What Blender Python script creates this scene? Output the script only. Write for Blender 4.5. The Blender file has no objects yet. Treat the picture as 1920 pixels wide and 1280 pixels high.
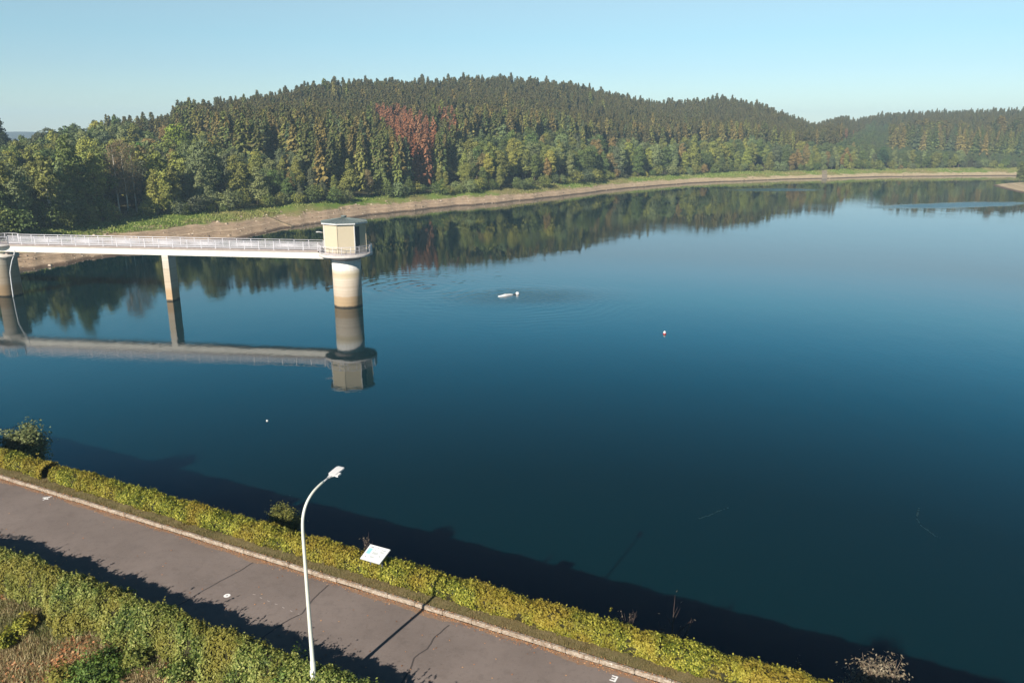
import bpy, bmesh, math, random
import numpy as np
from mathutils import Vector, Matrix
rng = np.random.default_rng(11)
random.seed(5)
S = bpy.context.scene
COL = S.collection
# ------------------------------------------------------------------ camera, sky, sun, exposure
F, CX, CY, H = 1461.0, 960.0, 640.0, 21.0
P = math.atan(390 / F)
cam = bpy.data.cameras.new("camera"); cam_o = bpy.data.objects.new("camera", cam); COL.objects.link(cam_o)
cam.sensor_width = 36; cam.lens = 36 * F / 1920; cam.clip_start = .1; cam.clip_end = 12000
cam_o.location = (0, 0, H); cam_o.rotation_euler = (math.pi / 2 - P, 0, 0)
S.camera = cam_o
SUN_EL = math.radians(29.0)
SUN_AZ = (-.489, -.872)
world = bpy.data.worlds.new("World"); S.world = world; world.use_nodes = True
wn = world.node_tree; wn.nodes.clear()
sky = wn.nodes.new("ShaderNodeTexSky"); sky.sky_type = 'NISHITA'; sky.sun_disc = False
sky.sun_elevation = SUN_EL; sky.sun_rotation = math.atan2(SUN_AZ[0], SUN_AZ[1])
sky.air_density = 1.0; sky.dust_density = .2; sky.ozone_density = 1.2; sky.altitude = 300
bg = wn.nodes.new("ShaderNodeBackground"); bg.inputs[1].default_value = .068
wo = wn.nodes.new("ShaderNodeOutputWorld")
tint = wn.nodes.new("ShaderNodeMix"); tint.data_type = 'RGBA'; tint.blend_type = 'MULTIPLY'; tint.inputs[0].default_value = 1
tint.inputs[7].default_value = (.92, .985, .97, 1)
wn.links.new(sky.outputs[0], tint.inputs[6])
# colour ramp added over the sky: tints the water reflections and darkens shadow fill
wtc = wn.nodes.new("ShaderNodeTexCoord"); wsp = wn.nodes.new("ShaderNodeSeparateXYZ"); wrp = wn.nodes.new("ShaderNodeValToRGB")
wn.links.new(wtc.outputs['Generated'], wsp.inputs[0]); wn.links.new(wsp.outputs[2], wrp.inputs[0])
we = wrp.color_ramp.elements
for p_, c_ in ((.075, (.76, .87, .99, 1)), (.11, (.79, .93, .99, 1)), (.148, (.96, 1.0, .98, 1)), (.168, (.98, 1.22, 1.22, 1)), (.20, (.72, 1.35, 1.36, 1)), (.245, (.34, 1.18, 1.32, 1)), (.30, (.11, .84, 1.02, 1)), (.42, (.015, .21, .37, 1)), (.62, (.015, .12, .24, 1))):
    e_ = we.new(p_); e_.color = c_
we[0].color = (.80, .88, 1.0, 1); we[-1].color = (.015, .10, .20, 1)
sky_mul = wn.nodes.new("ShaderNodeMix"); sky_mul.data_type = 'RGBA'; sky_mul.blend_type = 'MULTIPLY'; sky_mul.inputs[0].default_value = 1
wn.links.new(tint.outputs[2], sky_mul.inputs[6]); wn.links.new(wrp.outputs[0], sky_mul.inputs[7]); wn.links.new(sky_mul.outputs[2], bg.inputs[0]); wn.links.new(bg.outputs[0], wo.inputs[0])
sun = bpy.data.lights.new("sun", 'SUN'); sun.energy = 5.0; sun.angle = math.radians(.5); sun.color = (1, .93, .82)
sun_o = bpy.data.objects.new("sun", sun); COL.objects.link(sun_o)
d2s = Vector((SUN_AZ[0] * math.cos(SUN_EL), SUN_AZ[1] * math.cos(SUN_EL), math.sin(SUN_EL)))
sun_o.rotation_euler = d2s.to_track_quat('Z', 'Y').to_euler()
sun_o.location = (0, -50, 120)
S.view_settings.view_transform = 'Standard'; S.view_settings.look = 'None'
S.view_settings.gamma = 1; S.view_settings.exposure = 0.86
S.cycles.volume_bounces = 0
S.cycles.max_bounces = 6; S.cycles.transparent_max_bounces = 6

# ------------------------------------------------------------------ helpers
def ray(x, y):
    u, v = (x - CX) / F, -(y - CY) / F
    return np.array([u, math.cos(P) + v * math.sin(P), -math.sin(P) + v * math.cos(P)])
def at(x, y, z=0.0):
    d = ray(x, y); t = (z - H) / d[2]
    return np.array([0, 0, H]) + t * d
def px2a(px): return np.arctan((np.asarray(px, float) - 960) / 1461 / 1.021)
def a2px(a): return 960 + np.tan(a) * 1461 * 1.021
TH = math.atan2(.444, .896)
UV = np.array([math.cos(TH), -math.sin(TH), 0]); NV = np.array([math.sin(TH), math.cos(TH), 0])
def UN(u, n, z=0.0): return UV * u + NV * n + np.array([0, 0, z])
def UNs(u, n, z):
    u, n, z = np.broadcast_arrays(np.asarray(u, float), np.asarray(n, float), np.asarray(z, float))
    return u[..., None] * UV + n[..., None] * NV + z[..., None] * np.array([0, 0, 1.0])

def tag(o, label=None, cat=None, group=None, kind=None):
    if label: o["label"] = label
    if cat: o["category"] = cat
    if group: o["group"] = group
    if kind: o["kind"] = kind
    return o
def empty(name, loc=(0, 0, 0), rz=0):
    o = bpy.data.objects.new(name, None); COL.objects.link(o); o.location = loc; o.rotation_euler = (0, 0, rz)
    o.empty_display_size = .2
    return o
def link(name, me, parent=None):
    o = bpy.data.objects.new(name, me); COL.objects.link(o)
    if parent: o.parent = parent
    return o
def np_mesh(name, verts, quads, mats, tone=None, midx=None, smooth=False):
    me = bpy.data.meshes.new(name)
    verts = np.ascontiguousarray(verts, dtype=np.float32); quads = np.ascontiguousarray(quads, dtype=np.int32)
    k = quads.shape[1]; n = len(quads)
    me.vertices.add(len(verts)); me.vertices.foreach_set("co", verts.ravel())
    me.loops.add(n * k); me.loops.foreach_set("vertex_index", quads.ravel())
    me.polygons.add(n); me.polygons.foreach_set("loop_start", np.arange(0, n * k, k, dtype=np.int32))
    me.update(calc_edges=True)
    for m in (mats if isinstance(mats, (list, tuple)) else [mats]): me.materials.append(m)
    if tone is not None:
        at_ = me.attributes.new("tone", 'FLOAT', 'FACE'); at_.data.foreach_set("value", np.asarray(tone, np.float32))
    if midx is not None: me.polygons.foreach_set("material_index", np.asarray(midx, np.int32))
    me.polygons.foreach_set("use_smooth", np.full(n, smooth))
    me.update()
    return me
def unit(v): return v / np.maximum(np.linalg.norm(v, axis=-1, keepdims=True), 1e-9)
def leaf_quads(C, nrm, L, W, r=rng, along=None, shape='rhomb'):
    """one small leaf-like face per centre C with normal nrm"""
    n = len(C); nrm = unit(nrm)
    t = r.normal(size=(n, 3)) if along is None else along
    t = unit(t - nrm * (t * nrm).sum(1, keepdims=True)); b = np.cross(nrm, t)
    L = np.broadcast_to(L, (n,))[:, None] * .5; W = np.broadcast_to(W, (n,))[:, None] * .5
    if shape == 'rhomb': V = np.stack([C - t * L, C + b * W + t * L * .15, C + t * L, C - b * W + t * L * .15], 1)
    else: V = np.stack([C - t * L - b * W, C - t * L + b * W, C + t * L + b * W * .6, C + t * L - b * W * .6], 1)
    return V.reshape(-1, 3), np.arange(n * 4).reshape(n, 4)
class MB:
    """collects boxes, tubes, prisms into one mesh"""
    def __init__(s): s.bm = bmesh.new()
    def box(s, c, size, rz=0, rot=None, mi=0):
        M = Matrix.Translation(Vector(c)) @ (rot.to_4x4() if rot is not None else Matrix.Rotation(rz, 4, 'Z'))
        M = M @ Matrix.Diagonal((size[0], size[1], size[2], 1))
        g = bmesh.ops.create_cube(s.bm, size=1, matrix=M)
        for f in {f for v in g['verts'] for f in v.link_faces}: f.material_index = mi
        return s
    def tube(s, pts, rad, n=8, caps=True, mi=0):
        pts = [Vector(p) for p in pts]; rad = rad if hasattr(rad, '__len__') else [rad] * len(pts)
        rings = []; prev = None
        for i, p in enumerate(pts):
            d = (pts[min(i + 1, len(pts) - 1)] - pts[max(i - 1, 0)]).normalized()
            if prev is None:
                x = d.orthogonal().normalized()
            else:
                x = (prev - d * prev.dot(d)).normalized()
            prev = x; y = d.cross(x)
            rings.append([s.bm.verts.new(p + (x * math.cos(2 * math.pi * k / n) + y * math.sin(2 * math.pi * k / n)) * rad[i]) for k in range(n)])
        for a, b in zip(rings, rings[1:]):
            for k in range(n):
                f = s.bm.faces.new((a[k], a[(k + 1) % n], b[(k + 1) % n], b[k])); f.material_index = mi; f.smooth = n > 5
        if caps:
            s.bm.faces.new(rings[0][::-1]).material_index = mi; s.bm.faces.new(rings[-1]).material_index = mi
        return s
    def lathe(s, c, prof, n=48, phase=0, smooth=True, mi=0):
        c = Vector(c); rings = []
        for r, z in prof:
            rings.append([s.bm.verts.new(c + Vector((r * math.cos(phase + 2 * math.pi * k / n), r * math.sin(phase + 2 * math.pi * k / n), z))) for k in range(n)])
        for a, b in zip(rings, rings[1:]):
            for k in range(n):
                f = s.bm.faces.new((a[k], a[(k + 1) % n], b[(k + 1) % n], b[k])); f.smooth = smooth; f.material_index = mi
        for rg, rev in ((rings[0], True), (rings[-1], False)):
            if prof[0 if rev else -1][0] > 1e-4: s.bm.faces.new(rg[::-1] if rev else rg).material_index = mi
        return s
    def build(s, name, mats, parent=None, bevel=0):
        if bevel:
            bmesh.ops.bevel(s.bm, geom=[e for e in s.bm.edges if e.is_manifold and e.calc_face_angle(0) > .6], offset=bevel, segments=1, affect='EDGES')
        bmesh.ops.recalc_face_normals(s.bm, faces=s.bm.faces)
        me = bpy.data.meshes.new(name); s.bm.to_mesh(me); s.bm.free()
        for m in (mats if isinstance(mats, (list, tuple)) else [mats]): me.materials.append(m)
        return link(name, me, parent)

# ------------------------------------------------------------------ materials
class NT:
    def __init__(s, name):
        s.m = bpy.data.materials.new(name); s.m.use_nodes = True; s.t = s.m.node_tree; s.t.nodes.clear()
        s.out = s.n("ShaderNodeOutputMaterial"); s.p = s.n("ShaderNodeBsdfPrincipled"); s.l(s.p.outputs[0], s.out.inputs[0])
    def n(s, typ, **kw):
        nd = s.t.nodes.new(typ)
        for k, v in kw.items(): setattr(nd, k, v)
        return nd
    def l(s, a, b): s.t.links.new(a, b)
    def put(s, sock, v):
        if hasattr(v, 'is_output'): s.l(v, sock)
        else: sock.default_value = v
    def math(s, op, a, b=0.0, c=0.0, clamp=False):
        nd = s.n("ShaderNodeMath", operation=op, use_clamp=clamp); s.put(nd.inputs[0], a); s.put(nd.inputs[1], b); s.put(nd.inputs[2], c); return nd.outputs[0]
    def mix(s, f, a, b, mode='MIX'):
        nd = s.n("ShaderNodeMix", data_type='RGBA', blend_type=mode)
        s.put(nd.inputs[0], f); s.put(nd.inputs[6], a); s.put(nd.inputs[7], b); return nd.outputs[2]
    def noise(s, scale, detail=4, rough=.55, vec=None, dist=0):
        nd = s.n("ShaderNodeTexNoise"); nd.inputs['Scale'].default_value = scale; nd.inputs['Detail'].default_value = detail
        nd.inputs['Roughness'].default_value = rough; nd.inputs['Distortion'].default_value = dist
        if vec is not None: s.l(vec, nd.inputs['Vector'])
        return nd.outputs['Fac']
    def pos(s, scale=(1, 1, 1), loc=(0, 0, 0), rot=(0, 0, 0), obj=True):
        tc = s.n("ShaderNodeTexCoord") if obj else s.n("ShaderNodeNewGeometry")
        mp = s.n("ShaderNodeMapping"); mp.inputs['Scale'].default_value = scale; mp.inputs['Location'].default_value = loc; mp.inputs['Rotation'].default_value = rot
        s.l(tc.outputs['Object'] if obj else tc.outputs['Position'], mp.inputs[0]); return mp.outputs[0]
    def ramp(s, f, stops, interp='LINEAR'):
        nd = s.n("ShaderNodeValToRGB"); e = nd.color_ramp.elements; nd.color_ramp.interpolation = interp
        while len(e) < len(stops): e.new(.5)
        for el, (p, c) in zip(e, stops): el.position = p; el.color = c if len(c) == 4 else (*c, 1)
        s.put(nd.inputs[0], f); return nd.outputs[0]
    def attr(s, name): return s.n("ShaderNodeAttribute", attribute_name=name).outputs['Fac']
    def bump(s, h, strength=.3, dist=.02):
        nd = s.n("ShaderNodeBump"); nd.inputs['Strength'].default_value = strength; nd.inputs['Distance'].default_value = dist
        s.l(h, nd.inputs['Height']); s.l(nd.outputs[0], s.p.inputs['Normal']); return nd
    def base(s, c, rough=.8, spec=.3):
        s.put(s.p.inputs['Base Color'], c if hasattr(c, 'is_output') else (*c, 1) if len(c) == 3 else c)
        s.put(s.p.inputs['Roughness'], rough); s.p.inputs['Specular IOR Level'].default_value = spec
        return s.m

def leaf_mat(name, dark, mid, light, trans=.2, patch=None, patch_scale=.5, rough=.6, spec=.25):
    """leaf material: tone attribute picks light or dark leaves, slow noise makes patches of another hue"""
    t = NT(name)
    c = t.ramp(t.attr("tone"), [(0, dark), (.5, mid), (1, light)])
    if patch is not None:
        nz = t.noise(patch_scale, 3, .6, t.pos(obj=False))
        c = t.mix(t.ramp(nz, [(.42, (0, 0, 0)), (.62, (1, 1, 1))]), c, t.mix(.75, c, (*patch, 1)))
    t.base(c, rough, spec)
    tr = t.n("ShaderNodeBsdfTranslucent"); t.l(c, tr.inputs[0])
    mx = t.n("ShaderNodeMixShader"); mx.inputs[0].default_value = trans
    t.l(t.p.outputs[0], mx.inputs[1]); t.l(tr.outputs[0], mx.inputs[2]); t.l(mx.outputs[0], t.out.inputs[0])
    return t.m
def tree_mat(name, trans=.15, tint=None, lo=.55, hi=1.45):
    """crown material: the object's own colour, varied per tree and per leaf clump"""
    t = NT(name)
    oi = t.n("ShaderNodeObjectInfo")
    r = t.ramp(oi.outputs['Random'], [(0, (.80, .78, .72)), (.3, (1.12, 1.02, .85)), (.55, (.85, .95, .85)), (.8, (1.08, 1.08, .95)), (1, (.92, .86, .84))])
    c = t.mix(1, oi.outputs['Color'], r, 'MULTIPLY')
    tn = t.ramp(t.attr("tone"), [(0, (lo, lo, lo * 1.05)), (.5, (1, 1, 1)), (1, (hi * 1.02, hi, hi * .8))])
    c = t.mix(1, c, tn, 'MULTIPLY')
    if tint: c = t.mix(.6, c, (*tint, 1))
    t.base(c, .7, .2)
    tr = t.n("ShaderNodeBsdfTranslucent"); t.l(c, tr.inputs[0])
    mx = t.n("ShaderNodeMixShader"); mx.inputs[0].default_value = trans
    t.l(t.p.outputs[0], mx.inputs[1]); t.l(tr.outputs[0], mx.inputs[2]); t.l(mx.outputs[0], t.out.inputs[0])
    return t.m
def plain(name, c, rough=.6, spec=.3, var=.12, scale=3, bump=0):
    t = NT(name); nz = t.noise(scale, 5, .6, t.pos())
    k = t.ramp(nz, [(.3, (1 - var,) * 3), (.7, (1 + var,) * 3)])
    m = t.base(t.mix(1, (*c, 1), k, 'MULTIPLY'), rough, spec)
    if bump: t.bump(nz, bump, .01)
    return m

M_conif = tree_mat("spruce_needles", .05)
M_cones = tree_mat("spruce_cones", .05, tint=(.125, .088, .042))
M_broad = tree_mat("broad_leaves", .18)
M_dead = tree_mat("dead_needles", .05, lo=.5, hi=1.5)
M_bark = plain("bark", (.10, .075, .055), .9, .1, .3, 2)
M_pinebark = plain("pine_bark", (.30, .24, .20), .9, .1, .25, 2)
M_birch = plain("birch_bark", (.50, .46, .40), .8, .2, .35, 3)
M_twig = plain("twigs", (.21, .16, .12), .9, .1, .2, 2)
M_dtwig = plain("dark_twigs", (.075, .055, .05), .9, .1, .2, 2)
M_white = plain("white_paint", (.62, .605, .60), .45, .4, .06, 4)
M_galv = plain("pale_pole_paint", (.55, .555, .50), .4, .45, .06, 5)

# ------------------------------------------------------------------ terrain function (lake shore, wooded hill, far hill)
SH_PX = [(30, 508), (98, 499), (186, 486), (273, 475), (360, 461), (460, 445), (560, 425), (660, 409), (760, 396), (886, 384.5), (1000, 374.5), (1117, 360),
         (1233, 348), (1350, 341), (1466, 337), (1554, 334.5), (1640, 332), (1755, 330.5), (1902, 329.5)]
_sp = np.array([at(x, y)[:2] for x, y in SH_PX])
_sa = np.degrees(np.arctan2(_sp[:, 0], _sp[:, 1])); _sr = np.hypot(_sp[:, 0], _sp[:, 1])
_sa = np.concatenate([[-90, -60, -45, -38], _sa, [40, 55, 80]]); _sr = np.concatenate([[70, 112, 132, 140], _sr, [520, 470, 330]])
def tab(pxs, vals):
    aa = np.degrees(px2a(pxs))
    return lambda a: np.interp(np.degrees(a), aa, vals)
f_shore = lambda a: np.interp(np.degrees(a), _sa, _sr)
f_bank = tab([-300, 0, 60, 130, 200, 250, 300, 430, 500, 560, 640, 700, 860, 1000, 1200, 1550, 1900], [20, 20, 25, 30, 36, 39, 36, 33, 29, 20, 19, 16, 13, 14, 18, 20, 22])
SKY = [(-300, 262), (0, 262), (45, 252), (100, 240), (200, 224), (300, 202), (400, 188), (500, 173), (600, 159), (680, 152), (740, 150), (860, 142), (940, 144), (1000, 152),
       (1080, 160), (1150, 173), (1240, 191), (1290, 188), (1350, 183), (1420, 193), (1500, 222), (1550, 243), (1620, 262), (1700, 275), (2200, 268)]
f_rr = tab([-300, 0, 200, 400, 600, 860, 1100, 1240, 1350, 1550, 1700, 2200], [290, 290, 315, 360, 405, 455, 505, 540, 580, 620, 640, 640])
_zr = []
for x, y in SKY:
    d = ray(x, y); sl = d[2] / math.hypot(d[0], d[1]); a = float(px2a(x))
    _zr.append(H + float(f_rr(a)) * sl - (12 if x < 250 else 16.5))
f_zr = tab([s[0] for s in SKY], _zr)
_z3 = []
SKY3 = [(1440, 275), (1500, 258), (1560, 237), (1650, 220), (1750, 213), (1830, 211), (1920, 214), (2050, 216), (2300, 225)]
for x, y in SKY3:
    d = ray(x, y); sl = d[2] / math.hypot(d[0], d[1]); _z3.append(H + 730 * sl - 8.5)
f_z3 = tab([s[0] for s in SKY3], _z3)
HB = 3.2
def wob(x, y):
    return .5 * np.sin(x * .021 + 1) * np.cos(y * .027) + .25 * np.sin(x * .07 + y * .05) + .12 * np.sin(x * .19 - y * .16 + 2)
def terrain(x, y):
    a = np.arctan2(x, y); r = np.hypot(x, y)
    rs = f_shore(a) + 1.2 * np.sin(a * 61) + .6 * np.sin(a * 173 + 1) + .35 * np.sin(a * 411)
    w = f_bank(a); s = r - rs
    bank = np.where(s < 0, s * .12, HB * np.clip(s / w, 0, 1) ** .85)
    bank = np.maximum(bank, -6)
    r0 = rs + w; rr = np.maximum(f_rr(a), r0 + 60); t = (r - r0) / (rr - r0)
    zr = np.maximum(f_zr(a), 3.4)
    g = np.clip(t, 0, 1); hill = (zr - HB) * g * (1.18 - .18 * g)
    hill = np.where(t > 1, (zr - HB) - (r - rr) * .10, hill); hill = np.maximum(hill, 0)
    px = a2px(np.clip(a, -1.3, 1.3))
    k = np.clip((px - 1400) / 80, 0, 1)
    t3 = np.clip((r - 560) / 170, 0, 1)
    h3 = np.clip((r - r0) / 90, 0, 1) * 6 + (f_z3(a) - 9.5) * (t3 * (1.25 - .25 * t3))
    h3 = np.where(r > 730, h3 - (r - 730) * .06, h3)
    hill = np.maximum(hill, np.maximum(h3, 0) * k)
    far = np.clip((r - 1500) / 700, 0, 1) ** 1.5 * (23 + 2.2 * np.sin(a * 19) + 1.2 * np.sin(a * 43))
    far = np.where(r > 2300, far - (r - 2300) * .004, far)
    z = bank + hill + np.where(r > 1500, np.maximum(far, 0), 0) + np.where(s > w * .5, wob(x, y) * .8 * np.clip((s - w * .5) / 20, 0, 1), 0)
    return z, s, w, a, r, t

# ------------------------------------------------------------------ ground sheets
def mat_terrain():
    t = NT("shore_and_forest_floor")
    sb = t.attr("sbank")       # 0 at the waterline, 1 at the top of the bank
    p = t.pos(obj=False)
    n1 = t.noise(.06, 5, .6, p); n2 = t.noise(.7, 5, .65, p); n3 = t.noise(.22, 4, .6, p)
    z = t.n("ShaderNodeSeparateXYZ"); t.l(p, z.inputs[0])
    strata = t.noise(7.0, 2, .5, None); nd = strata.node
    cmb = t.n("ShaderNodeCombineXYZ"); t.l(t.math('ADD', z.outputs[2], t.math('MULTIPLY', n3, .25)), cmb.inputs[2]); t.l(cmb.outputs[0], nd.inputs['Vector'])
    far = t.attr("warm")
    strata = t.ramp(strata, [(.36, (0, 0, 0)), (.64, (1, 1, 1))])
    soil = t.mix(strata, (.245, .165, .108, 1), (.48, .36, .25, 1))
    soil = t.mix(t.math('MULTIPLY', far, .8), soil, t.mix(strata, (.34, .26, .155, 1), (.54, .44, .28, 1)))
    soil = t.mix(t.ramp(n2, [(.45, (0, 0, 0)), (.75, (.6, .6, .6))]), soil, (.13, .10, .055, 1))
    wet = t.ramp(sb, [(0.0, (1, 1, 1)), (.035, (1, 1, 1)), (.10, (0, 0, 0))])
    soil = t.mix(wet, soil, (.10, .07, .05, 1))
    grass = t.mix(n2, (.070, .130, .020, 1), (.170, .220, .042, 1))
    grass = t.mix(t.ramp(n1, [(.42, (0, 0, 0)), (.60, (1, 1, 1))]), grass, (.205, .18, .070, 1))
    gm = t.math('ADD', t.math('ADD', sb, t.math('MULTIPLY', far, .16)), t.math('MULTIPLY', t.math('SUBTRACT', n3, .5), .75))
    gm = t.math('ADD', gm, t.math('MULTIPLY', t.math('SUBTRACT', n1, .5), .35))
    c = t.mix(t.ramp(gm, [(.48, (0, 0, 0)), (.60, (1, 1, 1))]), soil, grass)
    c = t.mix(t.ramp(t.math('ADD', sb, t.math('MULTIPLY', t.math('SUBTRACT', n2, .5), .3)), [(1.0 / 1.3 * 1.0, (0, 0, 0)), (.92, (1, 1, 1))]), c, c)
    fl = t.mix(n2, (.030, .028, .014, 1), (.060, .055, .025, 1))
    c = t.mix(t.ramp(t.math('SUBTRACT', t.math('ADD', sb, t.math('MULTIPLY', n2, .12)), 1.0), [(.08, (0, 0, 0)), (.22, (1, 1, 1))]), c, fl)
    t.base(c, .95, .1); t.bump(n2, .5, .25)
    return t.m
A = np.radians(np.concatenate([np.arange(-85, -36, 1.5), np.arange(-36, 36, .22), np.arange(36, 85, 1.5)]))
sf = np.concatenate([np.linspace(-60, -4, 8), np.linspace(-3, 0, 5), np.linspace(.5, 24, 28), np.linspace(26, 60, 14), np.linspace(70, 900, 70), [1000, 1150, 1300, 1450, 1600, 1750, 1900, 1960]])
AA, SS = np.meshgrid(A, sf, indexing='ij')
RR = f_shore(AA) + SS
X, Y = RR * np.sin(AA), RR * np.cos(AA)
Z, s_, w_, a_, r_, t_ = terrain(X, Y)
V = np.stack([X, Y, Z], -1).reshape(-1, 3)
na, ns = AA.shape
I = np.arange(na * ns).reshape(na, ns)
Q = np.stack([I[:-1, :-1], I[1:, :-1], I[1:, 1:], I[:-1, 1:]], -1).reshape(-1, 4)[:, ::-1]
me = np_mesh("terrain", V, Q, mat_terrain(), smooth=True)
for nm, val in (("sbank", np.clip(s_ / w_, -.5, 3)), ("warm", np.clip((a2px(AA) - 1000) / 450, 0, 1))):
    at_ = me.attributes.new(nm, 'FLOAT', 'POINT'); at_.data.foreach_set("value", val.astype(np.float32).ravel())
tag(link("terrain", me), kind="structure")

# headland on the right
HL = np.array([(201.7, 333.2), (192, 309), (185.5, 286), (188, 262), (205, 238), (250, 215), (330, 210), (330, 372), (262, 362), (226, 349)])
def sdist(px, py, poly):
    d = np.full(px.shape, 1e9); ins = np.zeros(px.shape, bool)
    for (x1, y1), (x2, y2) in zip(poly, np.roll(poly, -1, 0)):
        ex, ey = x2 - x1, y2 - y1; t = np.clip(((px - x1) * ex + (py - y1) * ey) / (ex * ex + ey * ey), 0, 1)
        d = np.minimum(d, np.hypot(px - x1 - t * ex, py - y1 - t * ey))
        ins ^= ((y1 > py) != (y2 > py)) & (px < (x2 - x1) * (py - y1) / (y2 - y1 + 1e-12) + x1)
    return np.where(ins, d, -d)
def headland_z(x, y):
    sd = sdist(x, y, HL); sd = sd + .5 * np.sin(x * .5) * np.cos(y * .4)
    return np.where(sd < 0, sd * .15, 3.4 * (1 - np.exp(-sd / 16))), sd
gx, gy = np.meshgrid(np.arange(176, 332, 1.6), np.arange(200, 384, 1.6), indexing='ij')
gz, sd = headland_z(gx, gy)
I = np.arange(gx.size).reshape(gx.shape)
Q = np.stack([I[:-1, :-1], I[1:, :-1], I[1:, 1:], I[:-1, 1:]], -1).reshape(-1, 4)
keep = (gz.ravel()[Q] > -1.5).all(1)
me = np_mesh("headland", np.stack([gx, gy, gz], -1).reshape(-1, 3), Q[keep], bpy.data.materials["shore_and_forest_floor"], smooth=True)
for nm, val in (("sbank", np.clip(sd / 22, -.5, .95)), ("warm", np.full(sd.shape, .75))):
    at_ = me.attributes.new(nm, 'FLOAT', 'POINT'); at_.data.foreach_set("value", val.astype(np.float32).ravel())
tag(link("headland", me), kind="structure")

# lake
def mat_water():
    t = NT("lake_water")
    geo = t.n("ShaderNodeNewGeometry"); P_ = geo.outputs['Position']
    sep = t.n("ShaderNodeSeparateXYZ"); t.l(P_, sep.inputs[0])
    def ell(cx, cy, rx, ry, rot=0, soft=.45):
        mp = t.n("ShaderNodeMapping", vector_type='TEXTURE'); mp.inputs['Location'].default_value = (cx, cy, 0)
        mp.inputs['Rotation'].default_value = (0, 0, rot); mp.inputs['Scale'].default_value = (rx, ry, 1e6)
        t.l(P_, mp.inputs[0]); g = t.n("ShaderNodeVectorMath", operation='LENGTH'); t.l(mp.outputs[0], g.inputs[0])
        wv = t.noise(.05, 3, .6, P_)
        d = t.math('ADD', g.outputs['Value'], t.math('MULTIPLY', t.math('SUBTRACT', wv, .5), .7))
        nd = t.n("ShaderNodeMapRange", clamp=True); t.l(d, nd.inputs[0]); nd.inputs[1].default_value = 1; nd.inputs[2].default_value = 1 - soft
        nd.inputs[3].default_value = 0; nd.inputs[4].default_value = 1
        return nd.outputs[0]
    calm = t.noise(.35, 3, .55, t.pos((1, .55, 1), obj=False)); fine = t.noise(2.3, 2, .5, P_)
    # rings spreading from the white float
    def rings(cx, cy, k, fall):
        sx = t.math('SUBTRACT', sep.outputs[0], cx); sy = t.math('SUBTRACT', sep.outputs[1], cy)
        d = t.math('SQRT', t.math('ADD', t.math('MULTIPLY', sx, sx), t.math('MULTIPLY', sy, sy)))
        d2 = t.math('ADD', d, t.math('MULTIPLY', t.noise(.16, 3, .6, P_), 5.0))
        w = t.math('SINE', t.math('MULTIPLY', d2, k))
        nd = t.n("ShaderNodeMapRange", clamp=True); t.l(d, nd.inputs[0]); nd.inputs[1].default_value = fall; nd.inputs[2].default_value = 2
        nd.inputs[3].default_value = 0; nd.inputs[4].default_value = 1
        msk = t.ramp(t.noise(.09, 3, .6, P_), [(.38, (.1, .1, .1)), (.62, (1, 1, 1))])
        return t.math('MULTIPLY', t.math('MULTIPLY', w, msk), t.math('POWER', nd.outputs[0], 1.5))
    rg = rings(-.5, 102.5, 4.2, 26)
    rg2 = rings(-12, 108, 3.3, 22)
    chop = t.math('MULTIPLY', ell(3, 101, 17, 8, .2, .8), t.noise(1.6, 3, .6, P_))
    h = t.math('ADD', t.math('MULTIPLY', calm, .009), t.math('MULTIPLY', t.math('MULTIPLY', fine, t.ramp(t.noise(.03, 3, .6, P_), [(.40, (.1, .1, .1)), (.65, (1, 1, 1))])), .0060))
    h = t.math('ADD', h, t.math('MULTIPLY', rg, .006)); h = t.math('ADD', h, t.math('MULTIPLY', rg2, .008))
    h = t.math('ADD', h, t.math('MULTIPLY', chop, .05))
    bp = t.n("ShaderNodeBump"); bp.inputs['Strength'].default_value = 1; bp.inputs['Distance'].default_value = 1.0
    t.l(h, bp.inputs['Height']); t.l(bp.outputs[0], t.p.inputs['Normal'])
    c1, c2, c3 = at(1445, 356), at(1800, 384), at(1300, 378)
    ruff = t.math('MAXIMUM', t.math('MAXIMUM', ell(c1[0], c1[1], 24, 11, .1), ell(c2[0], c2[1], 34, 9, .35)), t.math('MULTIPLY', ell(c3[0], c3[1], 24, 3, 0), .4))
    rough = t.math('ADD', t.math('ADD', t.math('MULTIPLY', ruff, .22), .010), t.math('MULTIPLY', t.ramp(t.noise(1.0, 4, .6, t.pos((.010, .035, 1), rot=(0, 0, .3), obj=False)), [(.48, (0, 0, 0)), (.64, (1, 1, 1))]), .045))
    body = t.mix(t.noise(.02, 3, .5, P_), (.0004, .0125, .017, 1), (.0004, .0165, .020, 1))
    t.base(body, rough, .5); t.p.inputs['IOR'].default_value = 1.40
    return t.m
wv = [UN(-140, 21), UN(600, 21), UN(500, 700), (300, 560, 0), (-60, 560, 0), UN(-300, 200)]
me = bpy.data.meshes.new("lake"); me.from_pydata([tuple(v) for v in wv], [], [list(range(len(wv)))]); me.materials.append(mat_water())
tag(link("water", me), kind="structure")

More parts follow.
